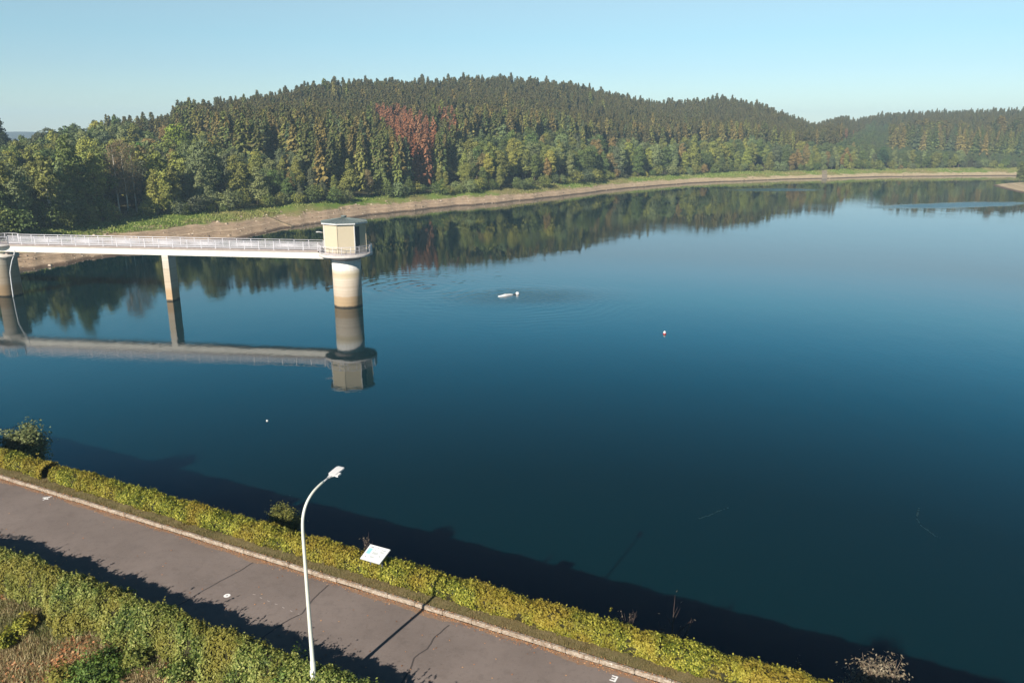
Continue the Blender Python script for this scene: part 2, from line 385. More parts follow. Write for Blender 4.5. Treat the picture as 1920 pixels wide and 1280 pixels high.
# dam crest cross-section (n is the distance towards the lake, z the height)
def strip(name, prof, u0, u1, mat, du=.5, jit=0, kind="structure"):
    us = np.arange(u0, u1 + .01, du); pr = np.array(prof)
    V = UNs(us[:, None], pr[None, :, 0], pr[None, :, 1])
    if jit: V[..., 2] += rng.normal(0, jit, V.shape[:2])
    I = np.arange(V.shape[0] * V.shape[1]).reshape(V.shape[:2])
    Q = np.stack([I[:-1, :-1], I[1:, :-1], I[1:, 1:], I[:-1, 1:]], -1).reshape(-1, 4)
    o = link(name, np_mesh(name, V.reshape(-1, 3), Q, mat, smooth=True)); tag(o, kind=kind); return o
def mat_soil(name, a, b, c, sc=1.2):
    t = NT(name); p = t.pos(); n1 = t.noise(sc, 5, .65, p); n2 = t.noise(sc * 12, 4, .7, p)
    col = t.mix(t.ramp(n1, [(.38, (0, 0, 0)), (.62, (1, 1, 1))]), (*a, 1), (*b, 1)); col = t.mix(t.ramp(n2, [(.45, (0, 0, 0)), (.75, (1, 1, 1))]), col, (*c, 1))
    t.base(col, .95, .1); t.bump(n2, .6, .03); return t.m
ground_n = np.concatenate([np.arange(-60, 4, 4), np.arange(4, 13.7, .4)])
def slope_z(n): return 6.97 - np.maximum(12.6 - n, 0) * .45
strip("embankment", [(n, float(slope_z(n))) for n in ground_n], -90, 90, mat_soil("dry_slope", (.150, .088, .045), (.105, .085, .036), (.20, .14, .08), .8), jit=.03)
strip("lakeside_slope", [(18.0, 7.0), (18.6, 7.0), (19.2, 6.9), (21, 5.1), (24, 2.1), (30, -3.9)], -140, 140, mat_soil("lakeside_grass", (.06, .07, .025), (.10, .09, .04), (.13, .11, .06)), du=1.5, jit=.05)
def mat_asphalt():
    t = NT("asphalt"); p = t.pos(); n1 = t.noise(.35, 4, .6, p); n2 = t.noise(60, 3, .7, p); n3 = t.noise(3, 5, .65, p)
    c = t.mix(t.ramp(n1, [(.36, (0, 0, 0)), (.64, (1, 1, 1))]), (.152, .122, .108, 1), (.204, .165, .147, 1)); c = t.mix(t.ramp(n2, [(.35, (0, 0, 0)), (.7, (.5, .5, .5))]), c, (.225, .185, .168, 1))
    c = t.mix(t.ramp(n3, [(.5, (0, 0, 0)), (.75, (.4, .4, .4))]), c, (.10, .082, .072, 1))
    n4 = t.noise(14, 4, .75, p); c = t.mix(t.ramp(n4, [(.56, (0, 0, 0)), (.72, (.55, .55, .55))]), c, (.24, .20, .18, 1)); c = t.mix(t.ramp(t.noise(9, 4, .75, t.pos(loc=(31, 7, 0))), [(.58, (0, 0, 0)), (.74, (.6, .6, .6))]), c, (.085, .07, .062, 1))
    t.base(c, .9, .2); t.bump(n2, .3, .004); return t.m
road = strip("road", [(13.4, 6.99), (14.5, 7.01), (15.4, 7.02), (16.4, 7.01), (17.46, 6.985)], -90, 90, mat_asphalt(), du=1)
strip("grass_verge", [(17.62, 7.085), (17.9, 7.10), (18.3, 7.09), (18.75, 7.03)], -90, 90, mat_soil("verge_soil", (.15, .12, .055), (.20, .155, .08), (.10, .09, .035), 1.5), jit=.012, du=.25)
# kerb stones
def mat_kerb():
    t = NT("kerb_stone"); p = t.pos(); n1 = t.noise(6, 5, .7, p); n2 = t.noise(25, 3, .7, p)
    c = t.mix(t.ramp(n1, [(.35, (0, 0, 0)), (.6, (1, 1, 1))]), (.16, .115, .08, 1), (.32, .265, .21, 1)); c = t.mix(t.ramp(n2, [(.55, (0, 0, 0)), (.7, (1, 1, 1))]), c, (.56, .50, .45, 1))
    t.base(c, .9, .15); t.bump(n1, .8, .02); return t.m
b = MB(); rz = -TH
for k in range(-60, 60):
    c = UN(k + .5, 17.54 + random.uniform(-.008, .008), 7.045 + random.uniform(-.006, .006))
    b.box(c, (.994, .12, .14), rz + random.uniform(-.006, .006))
tag(b.build("kerb", mat_kerb(), bevel=.022), kind="structure")
# gutter strip of dirt beside the kerb
def mat_gutter():
    t = NT("gutter_dirt"); p = t.pos(); n1 = t.noise(5, 5, .7, p)
    t.base(t.mix(n1, (.16, .11, .08, 1), (.33, .22, .15, 1)), .95, .1); return t.m
us = np.arange(-60, 60, .12); wd = .17 + .06 * np.sin(us * .9) + .05 * np.sin(us * 2.7 + 1) + rng.normal(0, .02, us.shape)
V = np.concatenate([UNs(us, 17.465, 6.989), UNs(us, 17.46 - wd, 6.9935 + .0 * us)]); n = len(us)
Q = np.array([(i, i + 1, n + i + 1, n + i) for i in range(n - 1)])
tag(link("gutter", np_mesh("gutter", V, Q[:, ::-1], mat_gutter())), kind="structure")
# sealed cracks and painted marks on the road
def road_z(n): return np.interp(n, [13.4, 14.5, 15.4, 16.4, 17.46], [6.99, 7.01, 7.02, 7.01, 6.985])
M_seal = plain("crack_seal", (.075, .062, .058), .7, .3, .1, 5)
M_mark = plain("road_paint", (.82, .80, .78), .6, .3, .08, 9)
def ribbon(name, pts, w, mat, dz=.004, jitter=0):
    pts = np.array(pts, float); d = np.gradient(pts, axis=0); d = d / np.linalg.norm(d, axis=1, keepdims=True); nn = np.stack([-d[:, 1], d[:, 0]], 1)
    a, c = pts + nn * w / 2, pts - nn * w / 2
    V = np.concatenate([UNs(a[:, 0], a[:, 1], road_z(a[:, 1]) + dz), UNs(c[:, 0], c[:, 1], road_z(c[:, 1]) + dz)])
    n = len(pts); Q = np.array([(i, i + 1, n + i + 1, n + i) for i in range(n - 1)])
    o = link(name, np_mesh(name, V, Q[:, ::-1], mat), road); return o
for u0, pts in (("a", [(-18.62, 13.6), (-18.5, 14.4), (-18.45, 15), (-18.38, 15.8), (-18.3, 16.6), (-18.33, 17.2)]),
                ("b", [(-14.85, 13.7), (-15.05, 14.3), (-14.98, 14.9), (-14.95, 15.2), (-14.78, 15.65), (-14.95, 16.2), (-15.05, 16.7), (-15.1, 17.25)]),
                ("c", [(-10.3, 13.6), (-10.35, 14.4), (-10.48, 15), (-10.62, 15.4), (-10.55, 15.9), (-10.68, 16.4), (-10.6, 17.15)])):
    pts = np.array(pts); tt = np.linspace(0, 1, 40); src = np.linspace(0, 1, len(pts))
    q = np.stack([np.interp(tt, src, pts[:, 0]) + .02 * np.cumsum(rng.normal(0, .35, 40)), np.interp(tt, src, pts[:, 1])], 1)
    ribbon("sealed_crack", q, .045, M_seal)
def stroke_mark(name, segs, u, n, sc, w):
    vv, qq = [], []
    for k, ((x1, y1), (x2, y2)) in enumerate(segs):
        p1, p2 = np.array([x1, y1]) * sc, np.array([x2, y2]) * sc; d = p2 - p1; L = np.linalg.norm(d); d = d / L; m = np.array([-d[1], d[0]]) * w / 2; p1 = p1 - d * w / 2; p2 = p2 + d * w / 2
        c = np.array([p1 + m, p1 - m, p2 - m, p2 + m])
        for cu, cn in c: vv.append(UN(u + cu, n + cn, float(road_z(n + cn)) + .005 + .0012 * k))
        qq.append([4 * k, 4 * k + 1, 4 * k + 2, 4 * k + 3])
    return link(name, np_mesh(name, np.array(vv), np.array(qq), M_mark), road)
stroke_mark("painted_number", [((0, 1), (.6, 1)), ((.6, 1), (.6, .5)), ((.1, .5), (.6, .5)), ((.6, .5), (.6, 0)), ((.6, 0), (0, 0))], -5.5, 16.98, .2, .05)
stroke_mark("painted_number", [((.45, 1), (0, .35)), ((0, .35), (.8, .35)), ((.55, .7), (.55, 0))], -29.3, 17.02, .32, .06)
ring = [(math.cos(t) * .066 - 17.56, math.sin(t) * .066 + 15.33) for t in np.linspace(0, 2 * math.pi, 28)]
ribbon("painted_ring", ring, .075, M_mark)
for k in range(7):   # faint chalk specks
    u0, n0 = -16.9 + k * .33, 15.75 - k * .03
    ribbon("chalk_streak", [(u0, n0), (u0 + .1, n0 + random.uniform(-.02, .04))], .03, plain("chalk%d" % k, (.36, .31, .29), .9, .1))

# ------------------------------------------------------------------ haze
def haze():
    b = MB(); b.box((0, 1245, 31), (5300, 2810, 118)); o = b.build("haze", [])
    m = bpy.data.materials.new("haze"); m.use_nodes = True; t = m.node_tree; t.nodes.clear()
    out = t.nodes.new("ShaderNodeOutputMaterial"); v = t.nodes.new("ShaderNodeVolumePrincipled")
    v.inputs['Color'].default_value = (.58, .80, 1, 1); v.inputs['Density'].default_value = .00034; v.inputs['Anisotropy'].default_value = .0
    t.links.new(v.outputs[0], out.inputs['Volume']); o.data.materials.append(m)
    tag(o, kind="stuff")
haze()
# ------------------------------------------------------------------ tree builders (meshes shared by copies)
def tube_np(pts, rad, n=6):
    pts = np.array(pts, float); rad = np.broadcast_to(rad, (len(pts),)); d = np.gradient(pts, axis=0); d = unit(d)
    x = unit(np.cross(d, np.array([.31, .95, .11]))); y = np.cross(d, x); th = np.arange(n) * 2 * np.pi / n
    V = pts[:, None] + (x[:, None] * np.cos(th)[None, :, None] + y[:, None] * np.sin(th)[None, :, None]) * rad[:, None, None]
    I = np.arange(len(pts) * n).reshape(len(pts), n); J = np.roll(I, -1, 1)
    return V.reshape(-1, 3), np.stack([I[:-1], J[:-1], J[1:], I[1:]], -1).reshape(-1, 4)
def join(parts):
    V, Q, o = [], [], 0
    for v, q in parts: V.append(v); Q.append(q + o); o += len(v)
    return np.concatenate(V), np.concatenate(Q)
def spruce_meshes(k, h=20., R=2.7, z0=1.6, ragged=.15, dead=False, pine=False):
    r = np.random.default_rng(100 + k)
    C, Nn, Al, L, W, T, MI = [], [], [], [], [], [], []
    nw = 34
    for i in range(nw):
        f = i / (nw - 1); z = z0 + (h - z0 - .5) * f ** .92; rel = (z - z0) / (h - z0)
        rad = R * (1 - rel) ** .66 * r.uniform(1 - ragged, 1 + ragged) + .18
        if pine: rad = R * (.35 + 1.1 * rel) * (1 - rel) ** .45 * r.uniform(.7, 1.15) + .15
        if rel < .12 and not pine: rad *= .75
        nb = max(4, int(r.integers(6, 10) * (1 - .45 * rel)))
        if dead: nb = max(3, int(nb * .75))
        ph = r.uniform(0, 6.28)
        for j in range(nb):
            a = ph + 6.283 * j / nb + r.normal(0, .25); rr = rad * r.uniform(.75, 1.12); dirv = np.array([math.cos(a), math.sin(a), 0])
            droop = r.uniform(.25, .5) if not pine else r.uniform(-.3, .1); tb = r.uniform(.0, .8)
            for q in (.3, .55, .78, .98):
                if dead and r.random() < .3: continue
                c = dirv * rr * q + np.array([0, 0, z - droop * rr * q + .12 * rr * max(q - .7, 0) * 2])
                c += r.normal(0, .10, 3)
                side = np.array([-dirv[1], dirv[0], 0]) * r.normal(0, .35)
                C.append(c); Nn.append(np.array([0, 0, .8]) + dirv * r.uniform(.1, .8) + side)
                Al.append(dirv + np.array([0, 0, -droop]) + side * .8); L.append(.30 + .42 * rr * r.uniform(.7, 1.1)); W.append(.28 + .30 * rr * r.uniform(.7, 1.2))
                T.append(np.clip(.55 * tb + .45 * r.random(), 0, 1)); MI.append(1 if (rel > .45 and r.random() < .42 * rel and not dead) else 0)
                if r.random() < .5:   # hanging sprays
                    C.append(c + np.array([0, 0, -.22])); Nn.append(np.cross(dirv, [0, 0, 1]) + r.normal(0, .5, 3)); Al.append(np.array([0, 0, -1.0]) + dirv * .3)
                    L.append(.55 + .12 * rr); W.append(.25 + .1 * rr); T.append(np.clip(.5 * tb + .35 * r.random(), 0, 1)); MI.append(0)
    for j in range(6):
        a = j * 1.05; C.append(np.array([math.cos(a) * .05, math.sin(a) * .05, h - .35 - .12 * j])); Nn.append(np.array([math.cos(a), math.sin(a), .1])); Al.append(np.array([0, 0, 1.0])); L.append(.6); W.append(.18 + .05 * j); T.append(.5); MI.append(0)
    V, Q = leaf_quads(np.array(C), np.array(Nn), np.array(L), np.array(W), r, np.array(Al), 'quad')
    cm = np_mesh("spruce_crown", V, Q, [M_dead if dead else M_conif, M_cones], T, MI)
    v, q = tube_np([(0, 0, -1.5), (0, 0, h * .4), (.05, 0, h * .75), (0, 0, h - .6)], [.24, .17, .09, .02])
    tm = np_mesh("spruce_trunk", v, q, M_pinebark if pine else M_bark, smooth=True)
    return cm, tm
def broad_meshes(k, h=13., w=8., nl=1800, size=.42, z0=1.2, shape='round', bark=None, sparse=1.0, name="broadleaf", lobes=None):
    r = np.random.default_rng(500 + k)
    lb = []; n_l = lobes or int(r.integers(11, 16))
    for i in range(n_l):
        f = (i + .5) / n_l; z = z0 + (h - z0) * (.10 + .86 * f)
        prof = {'round': math.sin(math.pi * (.12 + .80 * f)) ** .7, 'narrow': .55 * math.sin(math.pi * (.1 + .82 * f)) ** .6 + .02, 'spread': (1.15 - .75 * f) * (.6 + .4 * f), 'cone': 1.05 - .88 * f}[shape]
        a = i * 2.4 + r.normal(0, .4); off = prof * w * .5 * r.uniform(.35, .72)
        s = w * .5 * prof * r.uniform(.42, .66) + .25
        lb.append((np.array([math.cos(a) * off, math.sin(a) * off, z]), np.array([s, s, s * r.uniform(.75, 1.15)]), r.uniform(0, 1)))
    area = np.array([l[1][0] ** 2 for l in lb]); cnt = np.maximum((nl * area / area.sum()).astype(int), 12)
    C, Nn, T, SZ = [], [], [], []
    for (c, s, tb), n in zip(lb, cnt):
        d = unit(r.normal(size=(n, 3))); d[:, 2] = np.where(d[:, 2] < -.4, -d[:, 2] * .5, d[:, 2]); d = unit(d)
        rad = r.uniform(.62, 1.12, n) ** .8
        bumpy = 1 + .18 * np.sin(d[:, 0] * 5 + tb * 9) * np.sin(d[:, 1] * 5 + tb * 5) + .12 * np.sin(d[:, 2] * 9)
        p = c + d * s * (rad * bumpy)[:, None]
        C.append(p); Nn.append(d * .9 + r.normal(0, .55, (n, 3)) + [0, 0, .25]); T.append(np.clip(.45 * tb + .55 * r.random(n), 0, 1)); SZ.append(size * r.uniform(.6, 1.4, n))
    C = np.concatenate(C); keep = (C[:, 2] > .15) & (r.random(len(C)) < sparse)
    Nn = np.concatenate(Nn)[keep]; T = np.concatenate(T)[keep]; SZ = np.concatenate(SZ)[keep]; C = C[keep]
    V, Q = leaf_quads(C, Nn, SZ * 1.25, SZ * .85, r)
    cm = np_mesh(name + "_crown", V, Q, M_broad, T)
    parts = [tube_np([(0, 0, -1), (.05, 0, h * .25), (-.06, .05, h * .55), (0, 0, h * .9)], [.022 * h, .016 * h, .010 * h, .03], 7)]
    for c, s, _ in lb[::2]:
        st = np.array([0, 0, max(.3, c[2] * .6)]); parts.append(tube_np([st, (st + c) / 2 + [0, 0, .2], c], [.007 * h, .005 * h, .02], 5))
    v, q = join(parts)
    tm = np_mesh(name + "_trunk", v, q, bark or M_bark, smooth=True)
    return cm, tm
def twig_tree(k, h=13., w=3.2, bark=None, nt=750, leaves=260):
    """a nearly bare birch: pale trunk, fine twigs"""
    r = np.random.default_rng(900 + k)
    parts = [tube_np([(0, 0, -1), (.1, .05, h * .35), (-.05, 0, h * .7), (.1, 0, h)], [.17, .13, .08, .02], 6)]
    tm = np_mesh("birch_trunk", *join(parts), bark or M_birch, smooth=True)
    z = h * (.30 + .70 * r.random(nt)); rel = (z / h - .3) / .7
    rad = w * .5 * np.sin(np.pi * (.12 + .80 * rel)) ** .7 * r.random(nt) ** .5; a = r.uniform(0, 6.283, nt)
    C = np.stack([np.cos(a) * rad, np.sin(a) * rad, z], 1); al = np.stack([np.cos(a) * .5, np.sin(a) * .5, np.full(nt, .9)], 1) + r.normal(0, .25, (nt, 3))
    V, Q = leaf_quads(C, r.normal(size=(nt, 3)), r.uniform(.7, 1.5, nt), .07, r, al, 'quad')
    T = r.random(nt) * .6 + .2
    l = r.integers(0, nt, leaves); V2, Q2 = leaf_quads(C[l] + r.normal(0, .3, (leaves, 3)), r.normal(size=(leaves, 3)), .42, .3, r)
    V, Q = join([(V, Q), (V2, Q2)])
    return np_mesh("birch_crown", V, Q, [M_broad], np.concatenate([T, r.random(leaves)])), tm

SPR = [spruce_meshes(k, h=20, R=2.8 + .35 * (k % 4), ragged=.12 + .06 * (k % 5)) for k in range(10)]
PIN = [spruce_meshes(20 + k, h=18, R=2.6, z0=9.5, ragged=.3, pine=True) for k in range(3)]
DED = [spruce_meshes(40 + k, h=20, R=2.5, ragged=.25, dead=True) for k in range(3)]
SHAPES = ['round', 'narrow', 'cone', 'spread', 'narrow', 'cone', 'narrow', 'round']
SHWORD = {'round': 'rounded', 'narrow': 'narrow upright', 'cone': 'pointed', 'spread': 'broad spreading'}
BRD = [broad_meshes(k, h=13, w=(6.8 if SHAPES[k] != 'narrow' else 7.6), nl=5200, size=.35, shape=SHAPES[k]) for k in range(8)]
BSH = [broad_meshes(30 + k, h=4, w=4.6, nl=1000, size=.28, z0=.1, shape='round', lobes=8, name="bush") for k in range(4)]

# ------------------------------------------------------------------ where the trees stand
f_bld = tab([-200, 0, 120, 200, 300, 380, 450, 600, 690, 820, 860, 1000, 1150, 1300, 1480, 1560, 1620, 1920, 2300], [240, 240, 150, 130, 105, 80, 36, 18, 8, 8, 36, 52, 36, 34, 30, 50, 260, 260, 260])
f_bh = tab([-200, 0, 200, 430, 560, 640, 830, 870, 1000, 1200, 1500, 1620, 1920, 2300], [10.5, 10.5, 11.5, 10.5, 8.5, 6.0, 5.8, 10.2, 11, 11, 10.2, 8.4, 7.2, 7.2])
cand = []   # kind, x, y, z, scale, rot, variant, row distance
def grid(sp, r1=960):
    xs, ys = np.meshgrid(np.arange(-520, 860, sp), np.arange(70, 1250, sp), indexing='ij')
    xs = xs + rng.uniform(-.42, .42, xs.shape) * sp; ys = ys + rng.uniform(-.42, .42, ys.shape) * sp
    xs, ys = xs.ravel(), ys.ravel(); z, s, w, a, r, t = terrain(xs, ys)
    px = a2px(np.clip(a, -1.2, 1.2))
    ok = (px > -420) & (px < 2350) & (s > w + .5) & (r < r1)
    # stop behind the ridge
    ok &= np.where(px < 1480, t < 1.08, r < 790)
    return [v[ok] for v in (xs, ys, z, s - w, px, r, t)]
xs, ys, z, e, px, r, t = grid(3.35)
bd = f_bld(px2a(px)); u = rng.random(len(xs))
wobble = 6 * np.sin(px * .05) + 4 * np.sin(px * .013 + 2)
broad = (e < bd + np.minimum(wobble, bd * .25)) | (u < .05 * (e < bd + 60)) | ((px < 300) & (u < .5) & (e < 260))
con = ~broad
drop = np.where(broad, rng.random(len(xs)) < np.where(px > 1560, .45, .48), rng.random(len(xs)) < np.where(r > 640, .30, np.where(px > 1250, .22, .10)))
plain3 = (px > 1580) & (r < 568) & con
broad &= ~((px > 1660) & (r > 545))
for i in np.nonzero(~drop & ~plain3)[0]:
    if broad[i]:
        hh = float(f_bh(px2a(px[i]))) * rng.uniform(.78, 1.2) * (1 if e[i] > 3 else .8) * (.6 if px[i] > 1630 and r[i] > 490 else 1)
        cand.append(['broad', xs[i], ys[i], z[i] - .2, hh / 13, rng.uniform(0, 6.28), int(rng.integers(8)), e[i]])
    else:
        hh = rng.normal(16.0, 1.0) * (.76 if px[i] > 1580 and r[i] > 590 else 1) * (1 + .11 * math.sin(xs[i] * .031 + 1) * math.sin(ys[i] * .043)) * (1.10 if rng.random() < .04 else 1) * (.86 if px[i] < 330 else 1)
        if 1600 < px[i] and 568 < r[i] < 592:
            if rng.random() < .35: continue
            cand.append(['pine', xs[i], ys[i], z[i] - .3, hh / 18 * rng.uniform(.85, 1.1), rng.uniform(0, 6.28), int(rng.integers(3)), e[i]])
        else: cand.append(['spruce', xs[i], ys[i], z[i] - .3, hh / 20, rng.uniform(0, 6.28), int(rng.integers(10)), e[i]])
# edge bushes along the top of the bank
for pxv in np.arange(-120, 2000, 7.0):
    a = float(px2a(pxv + rng.uniform(-3, 3)))
    if rng.random() < (.45 if pxv < 520 else .35): continue
    rs = float(f_shore(a) + f_bank(a)); rr_ = rs + rng.uniform(-2.5, 2.5)
    x, y = rr_ * math.sin(a), rr_ * math.cos(a); zz = float(terrain(np.array([x]), np.array([y]))[0][0])
    cand.append(['bush', x, y, zz - .1, rng.uniform(.45, 1.15), rng.uniform(0, 6.28), int(rng.integers(4)), 0])
def project(x, y, z):
    zc = y * math.cos(P) - (z - H) * math.sin(P); yc = y * math.sin(P) + (z - H) * math.cos(P)
    return CX + F * x / zc, CY - F * yc / zc
# which of them the camera sees, front to back
HT = {'spruce': (20, 2.2), 'pine': (18, 2.4), 'broad': (13, 3.8), 'bush': (4, 2.3)}
order = sorted(range(len(cand)), key=lambda i: cand[i][1] ** 2 + cand[i][2] ** 2)
buf = np.zeros((360, 1920), bool); OFF = 120    # rows 120..480 of the photograph
vis = np.zeros(len(cand), int); proj_top = np.zeros((len(cand), 2)); proj_mid = np.zeros((len(cand), 2))
for i in order:
    k, x, y, zz, sc, _, _, _ = cand[i]; h, w = HT[k][0] * sc, HT[k][1] * sc
    bx, by = project(x, y, zz); tx, ty = project(x, y, zz + h); pw = w * F / math.hypot(x, y)
    proj_top[i] = (tx, ty); proj_mid[i] = ((bx + tx) / 2, (by + ty) / 2)
    x0, x1, y0, y1 = int(max(tx - pw, 0)), int(min(tx + pw + 1, 1920)), int(max(ty - OFF, 0)), int(min(by - OFF, 360))
    if x1 <= x0 or y1 <= y0: continue
    yy, xx = np.mgrid[y0:y1, x0:x1]; f = (yy + OFF - ty) / max(by - ty, 1)
    hw = pw * (f ** .8 if k in ('spruce',) else np.sqrt(np.clip(1 - (2 * f - 1) ** 2, 0, 1)))
    m = np.abs(xx - tx) <= hw; sub = buf[y0:y1, x0:x1]; vis[i] = int((m & ~sub).sum()); sub |= m
# dead red spruces stand where the photograph has its red patch
def inpoly(p, poly):
    x, y = p; c = False
    for (x1, y1), (x2, y2) in zip(poly, poly[1:] + poly[:1]):
        if (y1 > y) != (y2 > y) and x < (x2 - x1) * (y - y1) / (y2 - y1) + x1: c = not c
    return c
RED1 = [(702, 192), (740, 190), (770, 200), (808, 206), (818, 225), (818, 262), (775, 262), (745, 240), (722, 222)]
RED2 = [(812, 190), (848, 196), (862, 222), (850, 232), (824, 212)]
RED3 = [(1572, 240), (1606, 240), (1606, 262), (1572, 262)]
for i in range(len(cand)):
    if cand[i][0] == 'spruce':
        if inpoly(proj_top[i], RED1) or (inpoly(proj_top[i], RED2) and rng.random() < .7): cand[i][0] = 'dead'; cand[i][6] %= 3
        elif inpoly(proj_top[i], RED3) and rng.random() < .6: cand[i][0] = 'dead'; cand[i][6] %= 3

C_SPR = {'dark green': (0.120, 0.142, 0.049), 'olive brown': (0.225, 0.186, 0.067), 'olive green': (0.180, 0.189, 0.058), 'blue-green': (0.112, 0.145, 0.075)}
C_BRD = {'olive green': (0.182, 0.196, 0.060), 'yellow-green': (0.259, 0.262, 0.069), 'grey-green': (0.182, 0.214, 0.102), 'dark green': (0.105, 0.141, 0.048), 'bronze': (0.224, 0.166, 0.072), 'pale grey-green': (0.110, 0.127, 0.078)}
MESH = {'spruce': SPR, 'pine': PIN, 'dead': DED, 'broad': BRD, 'bush': BSH}
ZONES = [(90, "by the bridge's round pier"), (190, "left of the bridge's square pier"), (290, "left of the pale birches"), (370, "behind the bridge's square pier"), (470, "beside the grassy bank"), (560, "above the pale stone steps"), (640, "left of the tower roof"),
         (700, "behind the tower roof"), (830, "near the red dead spruces"), (920, "right of the red dead spruces"), (1060, "below the main hilltop"), (1180, "right of the main hilltop"), (1300, "in the dip between the hills"),
         (1440, "under the second hilltop"), (1560, "left of the pale shore track"), (1680, "right of the pale shore track"), (1800, "on the low far shore"), (9999, "behind the sandy headland")]
def zone(pxv):
    for lim, ph in ZONES:
        if pxv < lim: return ph
NAMES = {'spruce': 'spruce_tree', 'pine': 'pine_tree', 'dead': 'dead_spruce', 'broad': 'broadleaf_tree', 'bush': 'bush'}
GROUPS = {'spruce': 'spruces of the hillside wood', 'pine': 'tall pines on the far hill edge', 'dead': 'dead red spruces', 'broad': 'broadleaf trees along the shore', 'bush': 'bushes along the top of the bank'}
pending = []    # (object, base label, px)
def plant(kind, x, y, z, sc, rot, cm, tm, color, base, pxv, group=None, name=None, sxy=1.0, leaf_label=None):
    o = empty(name or NAMES[kind], (x, y, z), rot); o.scale = (sc * sxy, sc * sxy, sc)
    c = link("crown", cm, o); c.color = (*color, 1)
    link("trunk", tm, o)
    if len(base.split()) > 12: base = ' '.join(base.split()[1:]) if base.split()[0] in ('tall', 'low', 'short', 'mid-sized') else base
    tag(o, base, {'spruce': 'spruce', 'pine': 'pine', 'dead': 'dead spruce', 'broad': 'tree', 'bush': 'bush'}[kind], group or GROUPS[kind])
    pending.append((o, base, pxv)); return o, c
picked = set()
HIDE = []   # footprints of the special trees
SPECIAL = [  # px, distance behind the bank top, kind, label, height, colour, mesh
    (232, 2.5, 'birch', 'almost bare pale-trunked birch, middle of the three above the bank', 16.0, (0.230, 0.169, 0.101), 0),
    (216, 3.2, 'birch', 'almost bare pale-trunked birch, leftmost of the three above the bank', 15.2, (0.216, 0.162, 0.101), 1),
    (249, 3.8, 'birch', 'almost bare pale-trunked birch, rightmost of the three above the bank', 15.0, (0.243, 0.176, 0.108), 2),
    (338, 62, 'broad', 'bright green round-headed tree standing above the paler wood edge', 15.5, (0.169, 0.230, 0.038), 7),
    (84, 4, 'whitebirch', 'leafy birch with white trunk and yellowish crown near the bridge pier', 13.5, (0.203, 0.189, 0.061), 6),
    (130, 6, 'broad', 'big dense grey-green tree left of the bare birches', 17.5, (0.115, 0.155, 0.054), 5),
    (385, 8, 'broad', 'broad grey-green willow-like tree right of the bare birches', 16.0, (0.142, 0.176, 0.081), 0),
    (446, 9, 'broad', 'small orange-leaved tree among the shaded trees behind the bridge', 8.5, (0.311, 0.142, 0.038), 4),
    (655, 1.0, 'broad', 'pale yellow-green pointed tree at the wood edge behind the tower', 11.0, (0.203, 0.203, 0.061), 2),
    (690, 1.5, 'broad', 'small grey-brown tree right of the pale pointed tree', 8.0, (0.189, 0.155, 0.088), 1),
    (4, 120, 'broad', 'tall dark tree cut by the photo edge against the sky', 19.0, (0.047, 0.068, 0.032), 1),
    (270, 45, 'broad', 'vivid green bushy tree in the leafy wood above the birches', 12.0, (0.095, 0.196, 0.034), 3),
    (1298, 8, 'broad', 'bright olive pointed tree under the second hilltop by the shore', 16.0, (0.182, 0.196, 0.054), 5),
    (1650, 6, 'broad', 'dark round tree at the far shore beyond the pale track', 11.0, (0.054, 0.101, 0.047), 7),
]
TWG = [twig_tree(k, h=16, w=4.6) for k in range(3)]
WB = broad_meshes(60, h=13, w=6.5, nl=1500, size=.42, z0=3.5, shape='narrow', bark=M_birch, name="birch")
for pxv, dist, kind, lab, hh, colr, vi in SPECIAL:
    a = float(px2a(pxv)); rr_ = float(f_shore(a) + f_bank(a)) + dist; x, y = rr_ * math.sin(a), rr_ * math.cos(a)
    zz = float(terrain(np.array([x]), np.array([y]))[0][0]) - .2
    rad = 3.4
    HIDE.append((x, y, rad))
    if kind == 'birch': o, c = plant('broad', x, y, zz, hh / 16, vi * 2.1, *TWG[vi], colr, lab, pxv, 'bare birches above the bank', 'birch_tree')
    elif kind == 'whitebirch': o, c = plant('broad', x, y, zz, hh / 13, 1, *WB, colr, lab, pxv, None, 'birch_tree')
    else: o, c = plant('broad', x, y, zz, hh / 13, vi, *BRD[vi], colr, lab, pxv)
for i in range(len(cand)):
    if any((cand[i][1] - x) ** 2 + (cand[i][2] - y) ** 2 < rd * rd for x, y, rd in HIDE): picked.add(i)
LIM = {'spruce': 296, 'pine': 80, 'dead': 60, 'broad': 284, 'bush': 150}
PROTO = {}
